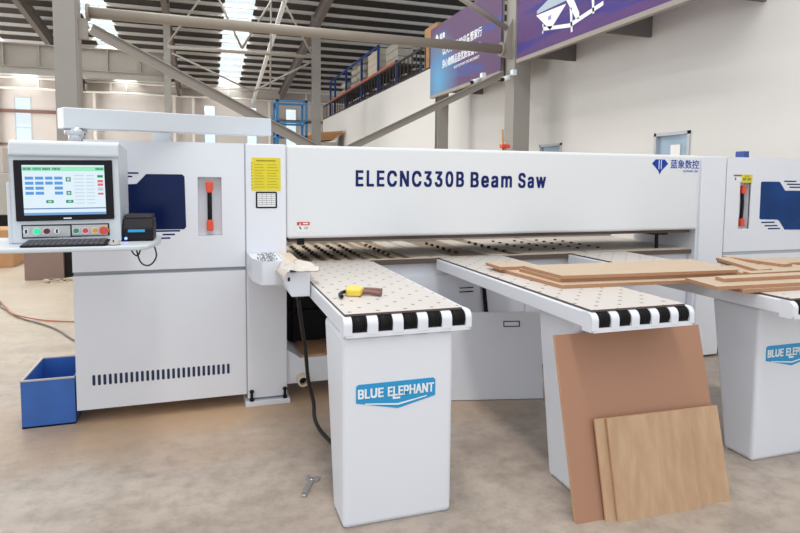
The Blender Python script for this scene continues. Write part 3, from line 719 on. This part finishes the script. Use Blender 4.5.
m = MB(); m.box(4.362, 4.48, YF - .002, YF, 1.498, 1.566); st = m.build('caution_sticker', M['yellow'], rc)
m = MB(); m.box(4.372, 4.412, YF - .003, YF - .001, 1.515, 1.54); m.box(4.424, 4.466, YF - .003, YF - .001, 1.515, 1.54); m.box(4.39, 4.45, YF - .003, YF - .001, 1.55, 1.557); m.build('print', M['yellowink'], st)
m = MB(); m.box(4.272, 4.36, YF - .002, YF, 1.508, 1.562); st = m.build('warning_sticker', M['paper'], rc)
m = MB(); m.box(4.272, 4.36, YF - .003, YF - .001, 1.55, 1.564); m.box(4.285, 4.3, YF - .003, YF - .001, 1.518, 1.54); m.build('print', M['toolbrown'], st)
m = MB(); m.box(4.79, 4.85, 4.3, 4.4, 1.712, 1.79, .004); m.build('junction_box', M['rackblue'], S)
# saw bed
TZ = .934
m = MB(); m.box(.507, 4.0, 4.0, 5.15, .895, TZ - .004); bd = m.build('bed', M['bed'], S)
m = MB(); m.box(.509, 4.0, 3.985, 4.0, .895, TZ - .004); m.build('bed_front_edge', M['edge'], S)
m = MB()
for i in range(8):
    x = .60 + i * .1; m.box(x, x + .045, 4.03, 5.14, TZ - .004, TZ + .004)
k_ = MB()
for a, b in ((1.42, 1.56), (1.58, 1.72), (2.04, 2.2), (2.32, 2.86), (2.9, 3.98)): k_.box(a, b, 4.03, 5.14, TZ - .004, TZ + .004)
k_.build('bed_plate', mat('pale_bed_plate', rgb(232, 222, 210), .5), bd)
m.box(.509, 4.0, 4.0, 4.02, TZ - .004, TZ + .002)
m.build('bed_strip', M['strip'], bd)
m = MB(); m.box(.507, 4.0, 5.15, 5.2, .9, 1.12); m.build('rear_fence', M['bggrey'], bd)
for x in (.57, .67, .77, .87, .97, 1.07, 1.30, 1.85, 2.26, 2.5, 2.72, 2.95, 3.15):
    for k in range(6):
        m = MB(); yy = 4.22 + k * .13; m.cyl((x, yy, TZ - .005), (x, yy, TZ + .014), .015, n=8); m.build('bed_roller', M['pip'], bd)
# body under the bed
m = MB(); m.box(1.0, 3.95, 4.03, 4.9, .05, .893); m.box(.92, 1.0, 4.03, 4.9, .05, .893); bo = m.build('body', M['white'], S)
m = MB(); m.box(1.15, 1.955, 4.012, 4.03, .16, .8); m.box(2.35, 3.1, 4.012, 4.03, .1, .8); m.box(3.14, 3.9, 4.012, 4.03, .1, .8); m.build('access_door', M['white'], bo)
m = MB(); m.prism(flat([(1.96, .86), (1.985, .86), (2.08, .1), (2.05, .1)], 4.01), (0, .015, 0)); m.build('door_gap', M['black'], bo)
m = MB(); m.box(1.79, 1.9, 4.004, 4.014, .665, .672); m.box(1.79, 1.9, 4.004, 4.014, .695, .701); m.build('door_slot', M['darkgrey'], bo)
m = MB(); m.box(.51, .92, 4.35, 4.4, .3, .893); m.box(.51, .92, 4.4, 4.85, .29, .3); vb = m.build('open_bay', M['black'], S)
m = MB(); m.box(.51, .92, 4.3, 4.35, .52, .535); m.box(.6, .615, 4.3, 4.35, .3, .893); m.build('bay_rail', M['darkgrey'], vb)
m = MB(); m.prism([(.51, 3.96, .115), (.51, 3.96, .352), (.60, 3.96, .285), (.92, 3.96, .285), (.92, 3.96, .115)], (0, .8, 0)); ch = m.build('dust_tray', M['white'], S)
m = MB(); m.box(.62, .91, 3.98, 4.34, .285, .30, .004); m.build('sawdust_heap', M['sawdust'], ch)
m = MB(); m.ring((.61, 3.89, .145), (.61, 3.97, .145), .038, .026); m.build('suction_port', M['strip'], ch)
MB().cyl((.61, 3.93, .145), (.61, 3.96, .145), .027, n=16).build('port_bore', M['black'], ch)
# small side bin on the post, with hardware in it
m = MB(); bx = [(.258, 3.93), (.268, 3.62), (.31, 3.46), (.438, 3.46), (.438, 3.93)]; z0, z1 = .885, 1.022
for (a, b) in zip(bx, bx[1:]):
    d = Vector((b[0] - a[0], b[1] - a[1], 0)); n_ = Vector((-d.y, d.x, 0)).normalized() * -.006
    m.obox((a[0], a[1], z0), d, n_, (0, 0, z1 - z0))
m.prism([(x, y, z0) for x, y in bx], (0, 0, .006)); m.prism([(x, y - .004, z1 - .012) for x, y in bx], (0, 0, .003)); m.build('parts_tray', M['white'], S)
m = MB()
for i in range(60):
    x = .30 + random.random() * .1; y = 3.52 + random.random() * .36; a = random.random() * 6
    m.cyl((x, y, 1.0175), (x + .025 * math.cos(a), y + .025 * math.sin(a), 1.0195), .005, n=6)
tag(m.build('screws', M['chrome'], loc=(.35, 3.7, 1.015)), 'scatter of loose metal screws in the white tray on the front post', 'screws', kind='stuff')

# guide rail left of the first table, with a rag on it
t = thing('side_guide', 'white side guide box standing left of the nearest air table', 'guide', (.5, 3.3, .8))
m = MB(); m.prism([(.398, 3.15, .945), (.433, 3.15, .868), (.532, 3.15, .868), (.532, 3.15, 1.0), (.398, 3.15, 1.005)], (0, .28, 0), .004, 1); m.build('housing', M['white'], t)
m = MB(); m.box(.446, .53, 3.431, 3.928, .94, 1.012); m.build('rail', M['strip'], t)
m = MB(); m.box(.412, .424, 3.147, 3.15, .955, .975); m.build('latch', M['darkgrey'], t)
m = MB(); m.box(.47, .49, 3.2, 3.26, .84, .868); m.box(.504, .52, 3.2, 3.26, .85, .868); m.build('connector', M['black'], t)
def rag():
    bm = bmesh.new(); nx, ny = 26, 18; g = []
    for i in range(nx + 1):
        r = []
        for j in range(ny + 1):
            u, v = i / nx, j / ny; x = .375 + u * .2; y = 3.11 + v * .36
            z = 1.012 + .008 * math.sin(u * 14 + v * 5) + .008 * math.sin(v * 16 + u * 7) + .012 * (1 - abs(2 * v - 1))
            if u < .12: z -= (.12 - u) * .4
            if v < .1: z -= (.1 - v) * .3
            if u > .62: z -= .0
            r.append(bm.verts.new((x + .008 * math.sin(v * 9), y, max(z, 1.008 if x > .40 else .96))))
        g.append(r)
    for i in range(nx):
        for j in range(ny): f = bm.faces.new([g[i][j], g[i + 1][j], g[i + 1][j + 1], g[i][j + 1]]); f.smooth = True
    ret = bmesh.ops.solidify(bm, geom=list(bm.faces), thickness=.004)
    c = Vector((.47, 3.3, 1.01))
    for v in bm.verts: v.co -= c
    me = bpy.data.meshes.new('rag'); bm.to_mesh(me); bm.free(); me.materials.append(M['rag'])
    o = bpy.data.objects.new('cleaning_rag', me); COL.objects.link(o); o.location = c
    tag(o, 'crumpled white cleaning rag lying on the white side guide', 'cloth')
rag()
m = MB(); m.tube([(.48, 3.23, .84), (.505, 3.3, .7), (.545, 3.4, .5), (.57, 3.45, .3), (.60, 3.45, .17), (.60, 3.4, .08), (.63, 3.3, .03), (.70, 3.1, .014), (.85, 3.0, .014)], .0115, 10)
tag(m.build('hanging_cable', M['cable'], loc=(.58, 3.4, .4)), 'thick black cable hanging from the side guide to the floor behind the first column', 'cable')

# ------------------------------------------------------------------ air float tables
def badge(px0, w, y, parent, zc=.63):
    """blue arrow shaped badge"""
    z1, zl, zt = zc, zc - .08, zc - .12
    m = MB(); m.prism(flat([(px0, z1 - .008), (px0 + .01, z1), (px0 + w - .01, z1), (px0 + w, z1 - .008), (px0 + w, zl), (px0 + w * .52, zt), (px0, zl)], y - .002), (0, .002, 0)); b = m.build('badge', M['cyan'], parent)
    h = .042; zz = z1 - .063
    text('BLUE', px0 + .008, y - .002, zz, .113, h, M['badgewhite'], b, bold=.03)
    text('ELEPHANT', px0 + .14, y - .002, zz, .213, h, M['badgewhite'], b, bold=.03)
    m = MB(); m.prism(flat([(px0 + .163, zz - .014), (px0 + .197, zz - .014), (px0 + .197, zz - .006), (px0 + .171, zz - .006), (px0 + .171, zz + .01), (px0 + .163, zz + .01)], y - .003), (0, .002, 0)); m.build('letter_tail', M['badgewhite'], b)
    m = MB(); m.prism(flat([(px0 + .04, zl - .004), (px0 + w * .52, zt + .022), (px0 + w - .04, zl + .004), (px0 + w - .04, zl), (px0 + w * .52, zt + .015), (px0 + .04, zl - .008)], y - .003), (0, .002, 0)); m.build('underline', M['badgewhite'], b)
def air_table(xl, yl, cl, yc, ctop, cbot, label, pl, xr):
    """xl/xr lip ends, yl lip front, cl column left, yc column front"""
    t = thing('air_table', label, 'table', ((xl + xr) / 2, (yl + 4) / 2, 0), 'white air float tables')
    yb = 3.984; zb_, zt_ = .838, .924
    # frame: hollow channel open below
    m = MB(); m.box(xl, xr, yl + .07, yb, zb_ + .012, zt_, .006, 2)
    n = 5; w = .066; span = xr - xl; pitch = .1115 * span / .575; first = xl + (span - 4 * pitch) / 2 + .004
    cs = [first + i * pitch for i in range(n)]
    cur = xl
    def seg(a, b):
        # rounded nose block between the rollers
        r = .035; pts = [(a, yl + .075, zt_)]
        P = [(yl + .075, zb_), (yl + .012, zb_), (yl, zb_ + .012)]
        for i in range(7):
            an = math.radians(180 - 90 * i / 6); P.append((yl + r + r * math.cos(an), zt_ - r + r * math.sin(an)))
        P.append((yl + .075, zt_)); m.prism([(a, y, z) for y, z in P], (b - a, 0, 0))
    for c in cs: seg(cur, c - w / 2); cur = c + w / 2
    seg(cur, xr)
    m.box(xl + .01, xr - .01, yl + .002, yl + .075, zb_, zb_ + .02)
    fr = m.build('frame', M['white'], t)
    for c in cs:
        m = MB(); r = .041; zc = zt_ - r + .004; yy = yl + r + .003
        m.cyl((c - w / 2 + .001, yy, zc), (c + w / 2 - .001, yy, zc), r - .003, n=28)
        for k in range(7):
            a = c - w / 2 + .004 + k * .0087; m.cyl((a, yy, zc), (a + .005, yy, zc), r, n=28)
        m.box(c - w / 2 + .001, c + w / 2 - .001, yl + .012, yl + .07, zb_ + .018, zc)
        m.build('roller', M['blacksatin'], t)
    m = MB(); m.box(pl, pl + (xr - xl) - .045, yl + .03, 3.998, zt_ + .001, TZ, .0, 1)
    m.mi = 1; m.box(pl + .001, pl + (xr - xl) - .046, yl + .031, 3.997, TZ, TZ + .001)
    tp = m.build('tabletop', [M['edge'], M['airtop']], t)
    # column: tapers towards the floor at the back
    m = MB(); cw = .5
    m.prism([(cl, yc, 0), (cl, yc, zb_), (cl, ctop, zb_), (cl, cbot, 0)], (cw, 0, 0), .02, 3)
    m.box(cl - .012 + .012, cl + .3, cbot - .02, cbot - .019, 0, .01)
    col = m.build('column', M['white'], t)
    m = MB(); m.box(cl + .012, cl + cw - .012, yc + .01, cbot - .02, 0, .004); m.build('base_plate', M['seam'], t)
    badge(cl + .055, .36, yc, t)
    return t
air_table(.538, 2.365, .541, 2.388, 2.80, 2.59, 'nearest white air float table, with yellow pliers on its dotted top', .548, 1.117)
air_table(1.59, 2.15, 1.655, 2.36, 2.70, 2.56, 'white air float table in the middle, with brown boards leaning against its column', 1.606, 2.147)
air_table(2.70, 2.10, 2.776, 2.342, 2.66, 2.53, 'white air float table at the right edge, loaded with wood boards', 2.715, 3.25)

# loose access panel
t = thing('access_panel', 'loose pale sheet metal panel with a slot handle, standing between the first two air tables', 'panel', (1.9, 3.56, 0))
A = Vector((1.30, 3.71, .001)); B = Vector((2.2, 3.497, .001)); d = B - A; up = Vector((-.0, .07, .592)); nrm = d.cross(up).normalized() * -.02
m = MB(); m.obox(A, d, nrm * -1, up, .003, 1); m.build('sheet', M['white'], t)
c = A + d * .715 + up * .83
m = MB(); u = d.normalized(); v = up.normalized(); m.obox(c - nrm * 1.12, u * .115, nrm * .15, v * .006); m.obox(c + v * .034 - nrm * 1.12, u * .115, nrm * .15, v * .006)
m.obox(c - nrm * 1.12, u * .006, nrm * .15, v * .034); m.obox(c + u * .109 - nrm * 1.12, u * .006, nrm * .15, v * .034); m.build('slot_handle', M['darkgrey'], t)

# ------------------------------------------------------------------ boards
def slab(name, pts, z0, z1, label, grp=None, face='mdf', edge='mdf_edge'):
    cx = sum(p[0] for p in pts) / len(pts); cy = sum(p[1] for p in pts) / len(pts)
    bm = bmesh.new(); A = [bm.verts.new((x - cx, y - cy, 0)) for x, y in pts]; B = [bm.verts.new((x - cx, y - cy, z1 - z0)) for x, y in pts]
    f = bm.faces.new(A[::-1]); g = bm.faces.new(B); n = len(pts)
    for i in range(n): q = bm.faces.new([A[i], A[(i + 1) % n], B[(i + 1) % n], B[i]]); q.material_index = 1
    bmesh.ops.recalc_face_normals(bm, faces=bm.faces)
    me = bpy.data.meshes.new(name); bm.to_mesh(me); bm.free(); me.materials.append(M[face]); me.materials.append(M[edge])
    o = bpy.data.objects.new(name, me); COL.objects.link(o); o.location = (cx, cy, z0); tag(o, label, 'board', grp); return o
G = 'wood boards lying on the air tables'
t0 = TZ + .002; h = .0195
slab('wood_board', [(1.77, 2.66), (2.75, 2.60), (2.8, 3.3), (1.72, 3.34)], t0, t0 + .019, 'large pale board, bottom one of the stack on the middle table', G)
slab('wood_board', [(1.80, 2.735), (2.95, 2.655), (3.04, 3.1), (1.785, 3.13)], t0 + h, t0 + h + .018, 'large pale board in the middle table stack, just under the topmost board', G)
slab('wood_board', [(1.81, 2.72), (2.94, 2.64), (3.03, 3.09), (1.795, 3.11)], t0 + 2 * h, t0 + 2 * h + .018, 'large pale board, topmost of the stack on the middle table', G)
slab('wood_board', [(2.60, 2.30), (3.5, 2.27), (3.5, 2.56), (2.62, 2.56)], t0, t0 + .019, 'pale board at the right edge, bottom one overhanging the front of the right table', G)
slab('wood_board', [(2.45, 2.32), (3.45, 2.285), (3.5, 2.56), (2.5, 2.58)], t0 + h, t0 + h + .0185, 'pale board whose left corner sticks out over the gap beside the right table', G)
slab('wood_board', [(2.59, 2.41), (3.45, 2.385), (3.5, 2.465), (2.615, 2.49)], t0 + 2 * h, t0 + 2 * h + .0185, 'narrow pale board on top of the overhanging front boards', G)
slab('wood_board', [(3.06, 2.58), (3.7, 2.585), (3.75, 3.0), (3.1, 3.0)], t0, t0 + .019, 'pale board lying flat behind the narrow front boards on the right table', G)
slab('wood_board', [(3.32, 3.02), (4.2, 2.98), (4.3, 3.2), (3.42, 3.25)], t0, t0 + .019, 'wide tan sheet lying farthest back on the right table', G)
slab('wood_strip', [(3.17, 2.70), (3.30, 2.72), (3.50, 3.23), (3.39, 3.23)], t0 + h, t0 + 2 * h - .001, 'narrow wooden strip slanting back across the tan sheet, left one', 'narrow wood strips on the right table')
slab('wood_strip', [(3.55, 2.85), (3.64, 2.86), (3.60, 3.28), (3.50, 3.28)], t0 + h, t0 + 2 * h - .001, 'short narrow wooden strip lying on the tan sheet, right one', 'narrow wood strips on the right table')
slab('wood_strip', [(3.01, 2.615), (3.72, 2.62), (3.72, 2.69), (3.03, 2.685)], t0 + h, t0 + 2 * h - .001, 'thin wooden strip parallel to the front boards at the right edge', 'narrow wood strips on the right table')
slab('wood_board', [(1.70, 3.20), (1.95, 3.19), (1.95, 3.4), (1.70, 3.41)], t0 + h, t0 + 2 * h, 'small pale board peeking out behind the left end of the big stack', G)

def lean(name, x0, x1, y0, z0, ytop, ztop, th, label, face, edge, tilt=0):
    """board standing on the floor and leaning back"""
    o = Vector((x0, y0, z0)); a = Vector((x1 - x0, (x1 - x0) * tilt, 0)); up = Vector((0, ytop - y0, ztop - z0)); n = a.cross(up).normalized() * -th
    c = o + a / 2; c.z = 0
    b = MB(); b.obox(o, a, -n if n.y < 0 else n, up)
    ob = b.build(name, [M[face], M[edge]], loc=c)
    for p in ob.data.polygons:
        if abs(p.normal.dot(n.normalized())) < .9: p.material_index = 1
    tag(ob, label, 'board', 'boards leaning on the middle table'); return ob
lean('leaning_board', 1.523, 2.335, 2.125, .0, 2.335, .79, .016, 'large brown board leaning against the column of the middle air table', 'board_brown', 'board_edge', -.03)
lean('leaning_board', 1.660, 2.338, 2.10, .0, 2.205, .425, .009, 'wide low plywood offcut leaning on the large brown board', 'ply', 'board_edge', -.04)
lean('leaning_board', 1.712, 2.153, 2.082, .0, 2.186, .43, .011, 'frontmost square plywood offcut of the leaning boards', 'ply', 'board_edge', -.04)

# ------------------------------------------------------------------ tools
t = thing('pliers', 'yellow and brown handled cutting pliers lying on the nearest air table', 'tool', (.70, 2.83, .936))
z = .936
m = MB(); m.tube([(.605, 2.70, z + .012), (.605, 2.745, z + .014), (.63, 2.79, z + .016), (.655, 2.80, z + .016)], .009, 8); m.build('hooked_jaw', M['blacksatin'], t)
m = MB(); m.prism([(.64, 2.76, z), (.70, 2.73, z), (.735, 2.79, z), (.73, 2.85, z), (.675, 2.865, z), (.645, 2.81, z)], (0, 0, .035), .008, 3); m.build('body', M['toolyellow'], t)
m = MB(); m.tube([(.715, 2.78, z + .016), (.76, 2.76, z + .014), (.80, 2.715, z + .012)], .0115, 10); m.build('handle', M['toolbrown'], t)
m = MB(); m.tube([(.72, 2.83, z + .016), (.775, 2.83, z + .014), (.83, 2.80, z + .012)], .0115, 10); m.build('handle', M['toolbrown'], t)
# wrench
def wrench():
    a = Vector((.42, 2.70, 0)); b = Vector((.507, 2.885, 0)); d = b - a; L = d.length; u = d.normalized(); s = Vector((-u.y, u.x, 0))
    out = [(0, -.012), (.02, -.013), (.13, -.009), (.14, -.013), (.152, -.032), (.178, -.037), (.192, -.03), (.182, -.018), (.172, -.012), (.165, .004), (.172, .016), (.196, .022), (.192, .034), (.165, .032), (.15, .022), (.14, .010), (.13, .009), (.02, .013), (0, .012), (-.006, 0)]
    t = thing('adjustable_wrench', 'steel adjustable wrench lying on the concrete floor in the foreground', 'wrench', a)
    m = MB(); m.prism([a + u * p + s * q + Vector((0, 0, .001)) for p, q in out], (0, 0, .012), .002, 1); m.build('body', M['toolsteel'], t)
    m = MB(); c = a + u * .148 + s * .002 + Vector((0, 0, .008)); m.cyl(c - u * .006, c + u * .01, .008, n=12); m.build('adjusting_screw', M['chrome'], t)
    m = MB(); c = a + u * .01; m.ring(c + Vector((0, 0, .0125)), c + Vector((0, 0, .0145)), .008, .005); m.build('hanging_eye', M['chrome'], t)
wrench()

# ------------------------------------------------------------------ operator console on its swing arm
CY = 3.3
K = thing('operator_console', 'white operator console with touch screen hanging from a swing arm at left', 'console', (-.6, 3.5, 1.17))
m = MB(); m.prism([(-.888, CY, 1.17), (-.888, CY + .35, 1.17), (-.888, CY + .35, 1.65), (-.888, CY + .02, 1.674), (-.888, CY - .005, 1.66), (-.888, CY - .01, 1.60), (-.888, CY, 1.595)], (.482, 0, 0), .008, 2)
m.build('housing', M['console_white'], K)
m = MB(); m.box(-.886, -.408, CY - .012, CY - .004, 1.598, 1.6015); m.build('hood_seam', M['seam'], K)
m = MB(); m.prism(flat([(-.868, 1.575), (-.438, 1.582), (-.434, 1.288), (-.864, 1.28)], CY - .012), (0, .012, 0), .003, 1); bz = m.build('screen_bezel', M['darkgrey'], K)
sy = CY - .0135
m = MB(); m.prism(flat([(-.832, 1.552), (-.474, 1.556), (-.470, 1.314), (-.828, 1.309)], sy), (0, .002, 0)); sc = m.build('screen', M['s_white'], bz)
def scrb(rects, m_, nm):
    P = lambda u, v: (-.832 + u * .358 + v * .004, 1.552 + u * .004 - v * .243)
    k = MB()
    for (u0, u1, v0, v1) in rects:
        k.prism(flat([P(u0, v0), P(u1, v0), P(u1, v1), P(u0, v1)], sy - .0008), (0, .001, 0))
        if nm != 'text_row': k.build(nm, m_, bz); k = MB()
    if nm == 'text_row': k.build(nm, m_, bz)
    else: k.bm.free()
scrb([(0, 1, .03, .12)], M['s_green'], 'title_bar')
scrb([(.01, .11, .05, .10), (.24, .34, .05, .10), (.36, .46, .05, .10)], M['s_grey'], 'menu_tab')
scrb([(.03, .13, .23, .29), (.15, .25, .23, .29), (.27, .36, .23, .29), (.38, .48, .23, .29),
      (.03, .13, .33, .39), (.15, .25, .33, .39), (.27, .36, .33, .39), (.38, .48, .33, .39),
      (.03, .13, .43, .49), (.15, .25, .43, .49), (.38, .48, .43, .49), (.03, .13, .53, .59), (.15, .25, .53, .59), (.38, .48, .53, .59)], M['s_blue'], 'input_field')
scrb([(.52, .58, .24, .33), (.52, .58, .52, .60), (.27, .36, .70, .76), (.51, .60, .70, .76)], M['s_dkgreen'], 'round_button')
scrb([(.535, .565, .255, .31), (.535, .565, .54, .585), (.295, .335, .715, .745), (.54, .575, .715, .745)], M['s_white'], 'button_centre')
scrb([(.91, .98, .20, .25), (.13, .23, .05, .10), (.89, .99, .05, .10)], M['s_dkgreen'], 'status_green')
scrb([(.91, .98, .30, .35), (.91, .98, .37, .42), (.91, .98, .56, .60)], M['s_red'], 'status_red')
scrb([(.62, .74, .2 + .07 * i, .215 + .07 * i) for i in range(9)] + [(.77, .87, .2 + .07 * i, .215 + .07 * i) for i in range(9)] + [(.91, .98, .45, .52)], M['s_tile'], 'text_row')
scrb([(0, 1, .86, .88)], M['s_dkblue'], 'divider_line')
scrb([(0, 1, .95, 1.0)], M['s_task'], 'taskbar')
m = MB(); m.box(-.66, -.625, CY - .014, CY - .011, 1.291, 1.297); m.build('maker_mark', M['badgewhite'], bz)
# button strip
m = MB(); m.prism(flat([(-.845, 1.262), (-.46, 1.266), (-.458, 1.204), (-.843, 1.196)], CY - .004), (0, .004, 0)); bp = m.build('button_panel', M['darkgrey'], K)
m = MB(); m.box(-.838, -.634, CY - .006, CY - .003, 1.203, 1.257); m.box(-.627, -.466, CY - .006, CY - .003, 1.207, 1.260); m.build('panel_face', M['steelplate'], bp)
bt = [(-.822, 'chrome', .012, 0), (-.778, 'green', .015, 0), (-.735, 'darkred', .014, 0), (-.69, 'chrome', .011, 0), (-.607, 'grnbtn', .0125, 0), (-.566, 'redbtn', .0125, 0), (-.522, 'yelbtn', .0125, 0), (-.483, 'redbtn', .018, 1)]
for x, mt, r, big in bt:
    m = MB(); m.cyl((x, CY - .018 - .01 * big, 1.231), (x, CY - .006, 1.231), r, r * (.7 if big else 1), n=20); b = m.build('button', M[mt], bp)
    MB().ring((x, CY - .011, 1.231), (x, CY - .006, 1.231), r + .004, r, 20).build('button_ring', M['chrome'] if not big else M['yelbtn'], b)
    if mt == 'chrome': m = MB(); m.obox((x - .003, CY - .024, 1.222), (.006, 0, 0), (0, .008, 0), (0, 0, .018)); m.build('selector', M['black'], b)
# tray
m = MB(); pts = [(-1.15, 3.10), (-.30, 3.10), (-.262, 3.13), (-.235, 3.30), (-.225, 3.42), (-.24, 3.66), (-1.15, 3.66)]
m.prism([(x, y, 1.146) for x, y in pts], (0, 0, .024), .008, 3); tray = m.build('keyboard_tray', M['console_white'], K)
m = MB(); m.box(-.905, -.888, CY + .01, CY + .35, 1.17, 1.47, .003); m.build('side_bracket', M['console_white'], K)
# arm: box section running back to the cabinet
a0 = Vector((-.695, 3.55, 0)); a1 = Vector((.445, 4.2, 0)); d = a1 - a0; nn = Vector((-d.y, d.x, 0)).normalized()
m = MB(); m.prism([(a0.x, a0.y, 1.752), (a1.x, a1.y, 1.79), (a1.x, a1.y, 1.908), (a0.x, a0.y, 1.862)], nn * .1, .004, 1); arm = m.build('swing_arm', M['console_white'], K)
m = MB(); m.prism([(a0.x - .006, a0.y + .01, 1.76), (a0.x - .006, a0.y + .01, 1.85), (a0.x - .006, a0.y + .08, 1.85), (a0.x - .006, a0.y + .08, 1.76)], (.006, 0, 0)); m.build('end_cap', M['darkgrey'], arm)
m = MB(); m.cyl((-.655, 3.62, 1.675), (-.655, 3.62, 1.76), .035, n=20); m.cyl((-.655, 3.62, 1.72), (-.655, 3.62, 1.757), .055, n=20); m.build('swivel_joint', M['chrome'], K)
m = MB(); m.box(-.30, -.195, 4.0, 4.12, 1.718, 1.80, .004, 1); m.build('arm_post', M['console_white'], K)
# keyboard
kb = thing('keyboard', 'black computer keyboard lying on the console tray below the screen', 'keyboard', (-.63, 3.18, 1.171))
m = MB(); m.prism([(-.81, 3.115, 1.1712), (-.81, 3.25, 1.1712), (-.81, 3.25, 1.192), (-.81, 3.115, 1.18)], (.36, 0, 0), .003, 1); m.build('base', M['darkgrey'], kb)
km = MB()
for r in range(5):
    for c in range(15):
        if len(range(1)):
            x = -.80 + c * .0228; yk = 3.122 + r * .0245; zk = 1.1805 + r * .0022
            km.box(x, x + .019, yk, yk + .02, zk, zk + .007)
o = km.build('keys', mat('key_plastic', rgb(92, 92, 98), .5), kb); o['kind'] = 'stuff'
t = thing('computer_mouse', 'small pale computer mouse at the right end of the keyboard', 'mouse', (-.42, 3.16, 1.171))
bm = bmesh.new(); bmesh.ops.create_uvsphere(bm, u_segments=20, v_segments=12, radius=1)
for v in bm.verts: v.co = Vector((v.co.x * .028, v.co.y * .042, max(v.co.z, 0) * .024))
me = bpy.data.meshes.new('mouse_shell'); bm.to_mesh(me); bm.free(); me.materials.append(M['bggrey'])
for p in me.polygons: p.use_smooth = True
o = bpy.data.objects.new('shell', me); COL.objects.link(o); o.parent = t; o.location = (0, 0, .0005)
MB().box(-.422, -.418, 3.125, 3.145, 1.187, 1.196).build('scroll_wheel', M['darkgrey'], t)
# label printer
p = thing('label_printer', 'black label printer with a blue lamp on the right end of the console tray', 'printer', (-.32, 3.4, 1.171))
m = MB(); m.prism([(-.402, 3.31, 1.1712), (-.402, 3.5, 1.1712), (-.402, 3.5, 1.285), (-.402, 3.36, 1.285), (-.402, 3.31, 1.235)], (.148, 0, 0), .008, 2); m.build('body', M['darkgrey'], p)
m = MB(); m.prism([(-.396, 3.36, 1.286), (-.396, 3.5, 1.286), (-.396, 3.49, 1.305), (-.396, 3.38, 1.303)], (.136, 0, 0), .006, 2); m.build('lid', M['blacksatin'], p)
m = MB(); m.obox((-.375, 3.308, 1.217), (.08, 0, 0), (0, .002, 0), (0, 0, .014)); m.build('front_label', M['cyan'], p)
m = MB(); m.box(-.385, -.29, 3.34, 3.355, 1.255, 1.262); m.build('paper_slot', M['black'], p)
m = MB(); m.cyl((-.385, 3.305, 1.186), (-.385, 3.311, 1.186), .007, n=12); m.build('indicator_lamp', M['led'], p)
m = MB(); m.tube([(-.41, 3.66, 1.165), (-.40, 3.68, 1.08), (-.37, 3.68, 1.05), (-.35, 3.68, 1.1), (-.345, 3.67, 1.165)], .0045, 6)
m.tube([(-.30, 3.66, 1.165), (-.27, 3.69, 1.05), (-.31, 3.7, .99), (-.36, 3.69, 1.02), (-.385, 3.67, 1.165)], .0045, 6)
tag(m.build('looped_cables', M['cable'], loc=(-.35, 3.68, 1.1)), 'thin black cables looping below the console tray under the printer', 'cable')

# ------------------------------------------------------------------ camera, light
f, ax, pt, ro, cy = 594.474460, .317861409, .0764789183, .00892437071, 224.779439
F = Vector((math.sin(ax) * math.cos(pt), math.cos(ax) * math.cos(pt), -math.sin(pt)))
R0 = Vector((math.cos(ax), -math.sin(ax), 0)); U0 = R0.cross(F)
R = R0 * math.cos(ro) + U0 * math.sin(ro); U = -R0 * math.sin(ro) + U0 * math.cos(ro)
cam = bpy.data.cameras.new('camera'); co = bpy.data.objects.new('camera', cam); COL.objects.link(co)
co.matrix_world = Matrix(((R.x, U.x, -F.x, 0), (R.y, U.y, -F.y, 0), (R.z, U.z, -F.z, 1.5), (0, 0, 0, 1)))
cam.sensor_width = 36; cam.lens = f / 800 * 36; cam.shift_y = -(266.5 - cy) / 800; cam.clip_start = .05; cam.clip_end = 200
SC.camera = co

w = bpy.data.worlds.new('world'); SC.world = w; w.use_nodes = True
w.node_tree.nodes['Background'].inputs[0].default_value = (.9, .96, 1, 1); w.node_tree.nodes['Background'].inputs[1].default_value = 1.0
def area(name, loc, target, size, sy_, power, col=(1, 1, 1)):
    l = bpy.data.lights.new(name, 'AREA'); l.shape = 'RECTANGLE'; l.size = size; l.size_y = sy_; l.energy = power; l.color = col
    o = bpy.data.objects.new(name, l); COL.objects.link(o); o.location = loc
    o.rotation_euler = (Vector(target) - Vector(loc)).to_track_quat('-Z', 'Y').to_euler(); return o
area('skylight', (.3, 1.5, 9.4), (.3, 1.4, 0), 1.2, 12, 420, (1, .97, .93))
for a in (-8.7, -3.95, 1.4):          # daylight above each roof skylight
    area('roof_skylight', (a, 21.8, rz(21.8) + .35), (a, 21.8 - SL, rz(21.8) - 1), 1.0, 28, 1100, (1, .98, .95))
# unseen fill light at left, added to brighten the far walls
lo = area('side_fill', (-17.5, 26, 3.2), (6, 28, 3.0), 11, 6, 1700, (1, .99, .98))
SC.view_settings.view_transform = 'Standard'; SC.view_settings.look = 'None'; SC.view_settings.gamma = 1
SC.view_settings.use_curve_mapping = False; SC.view_settings.exposure = .24
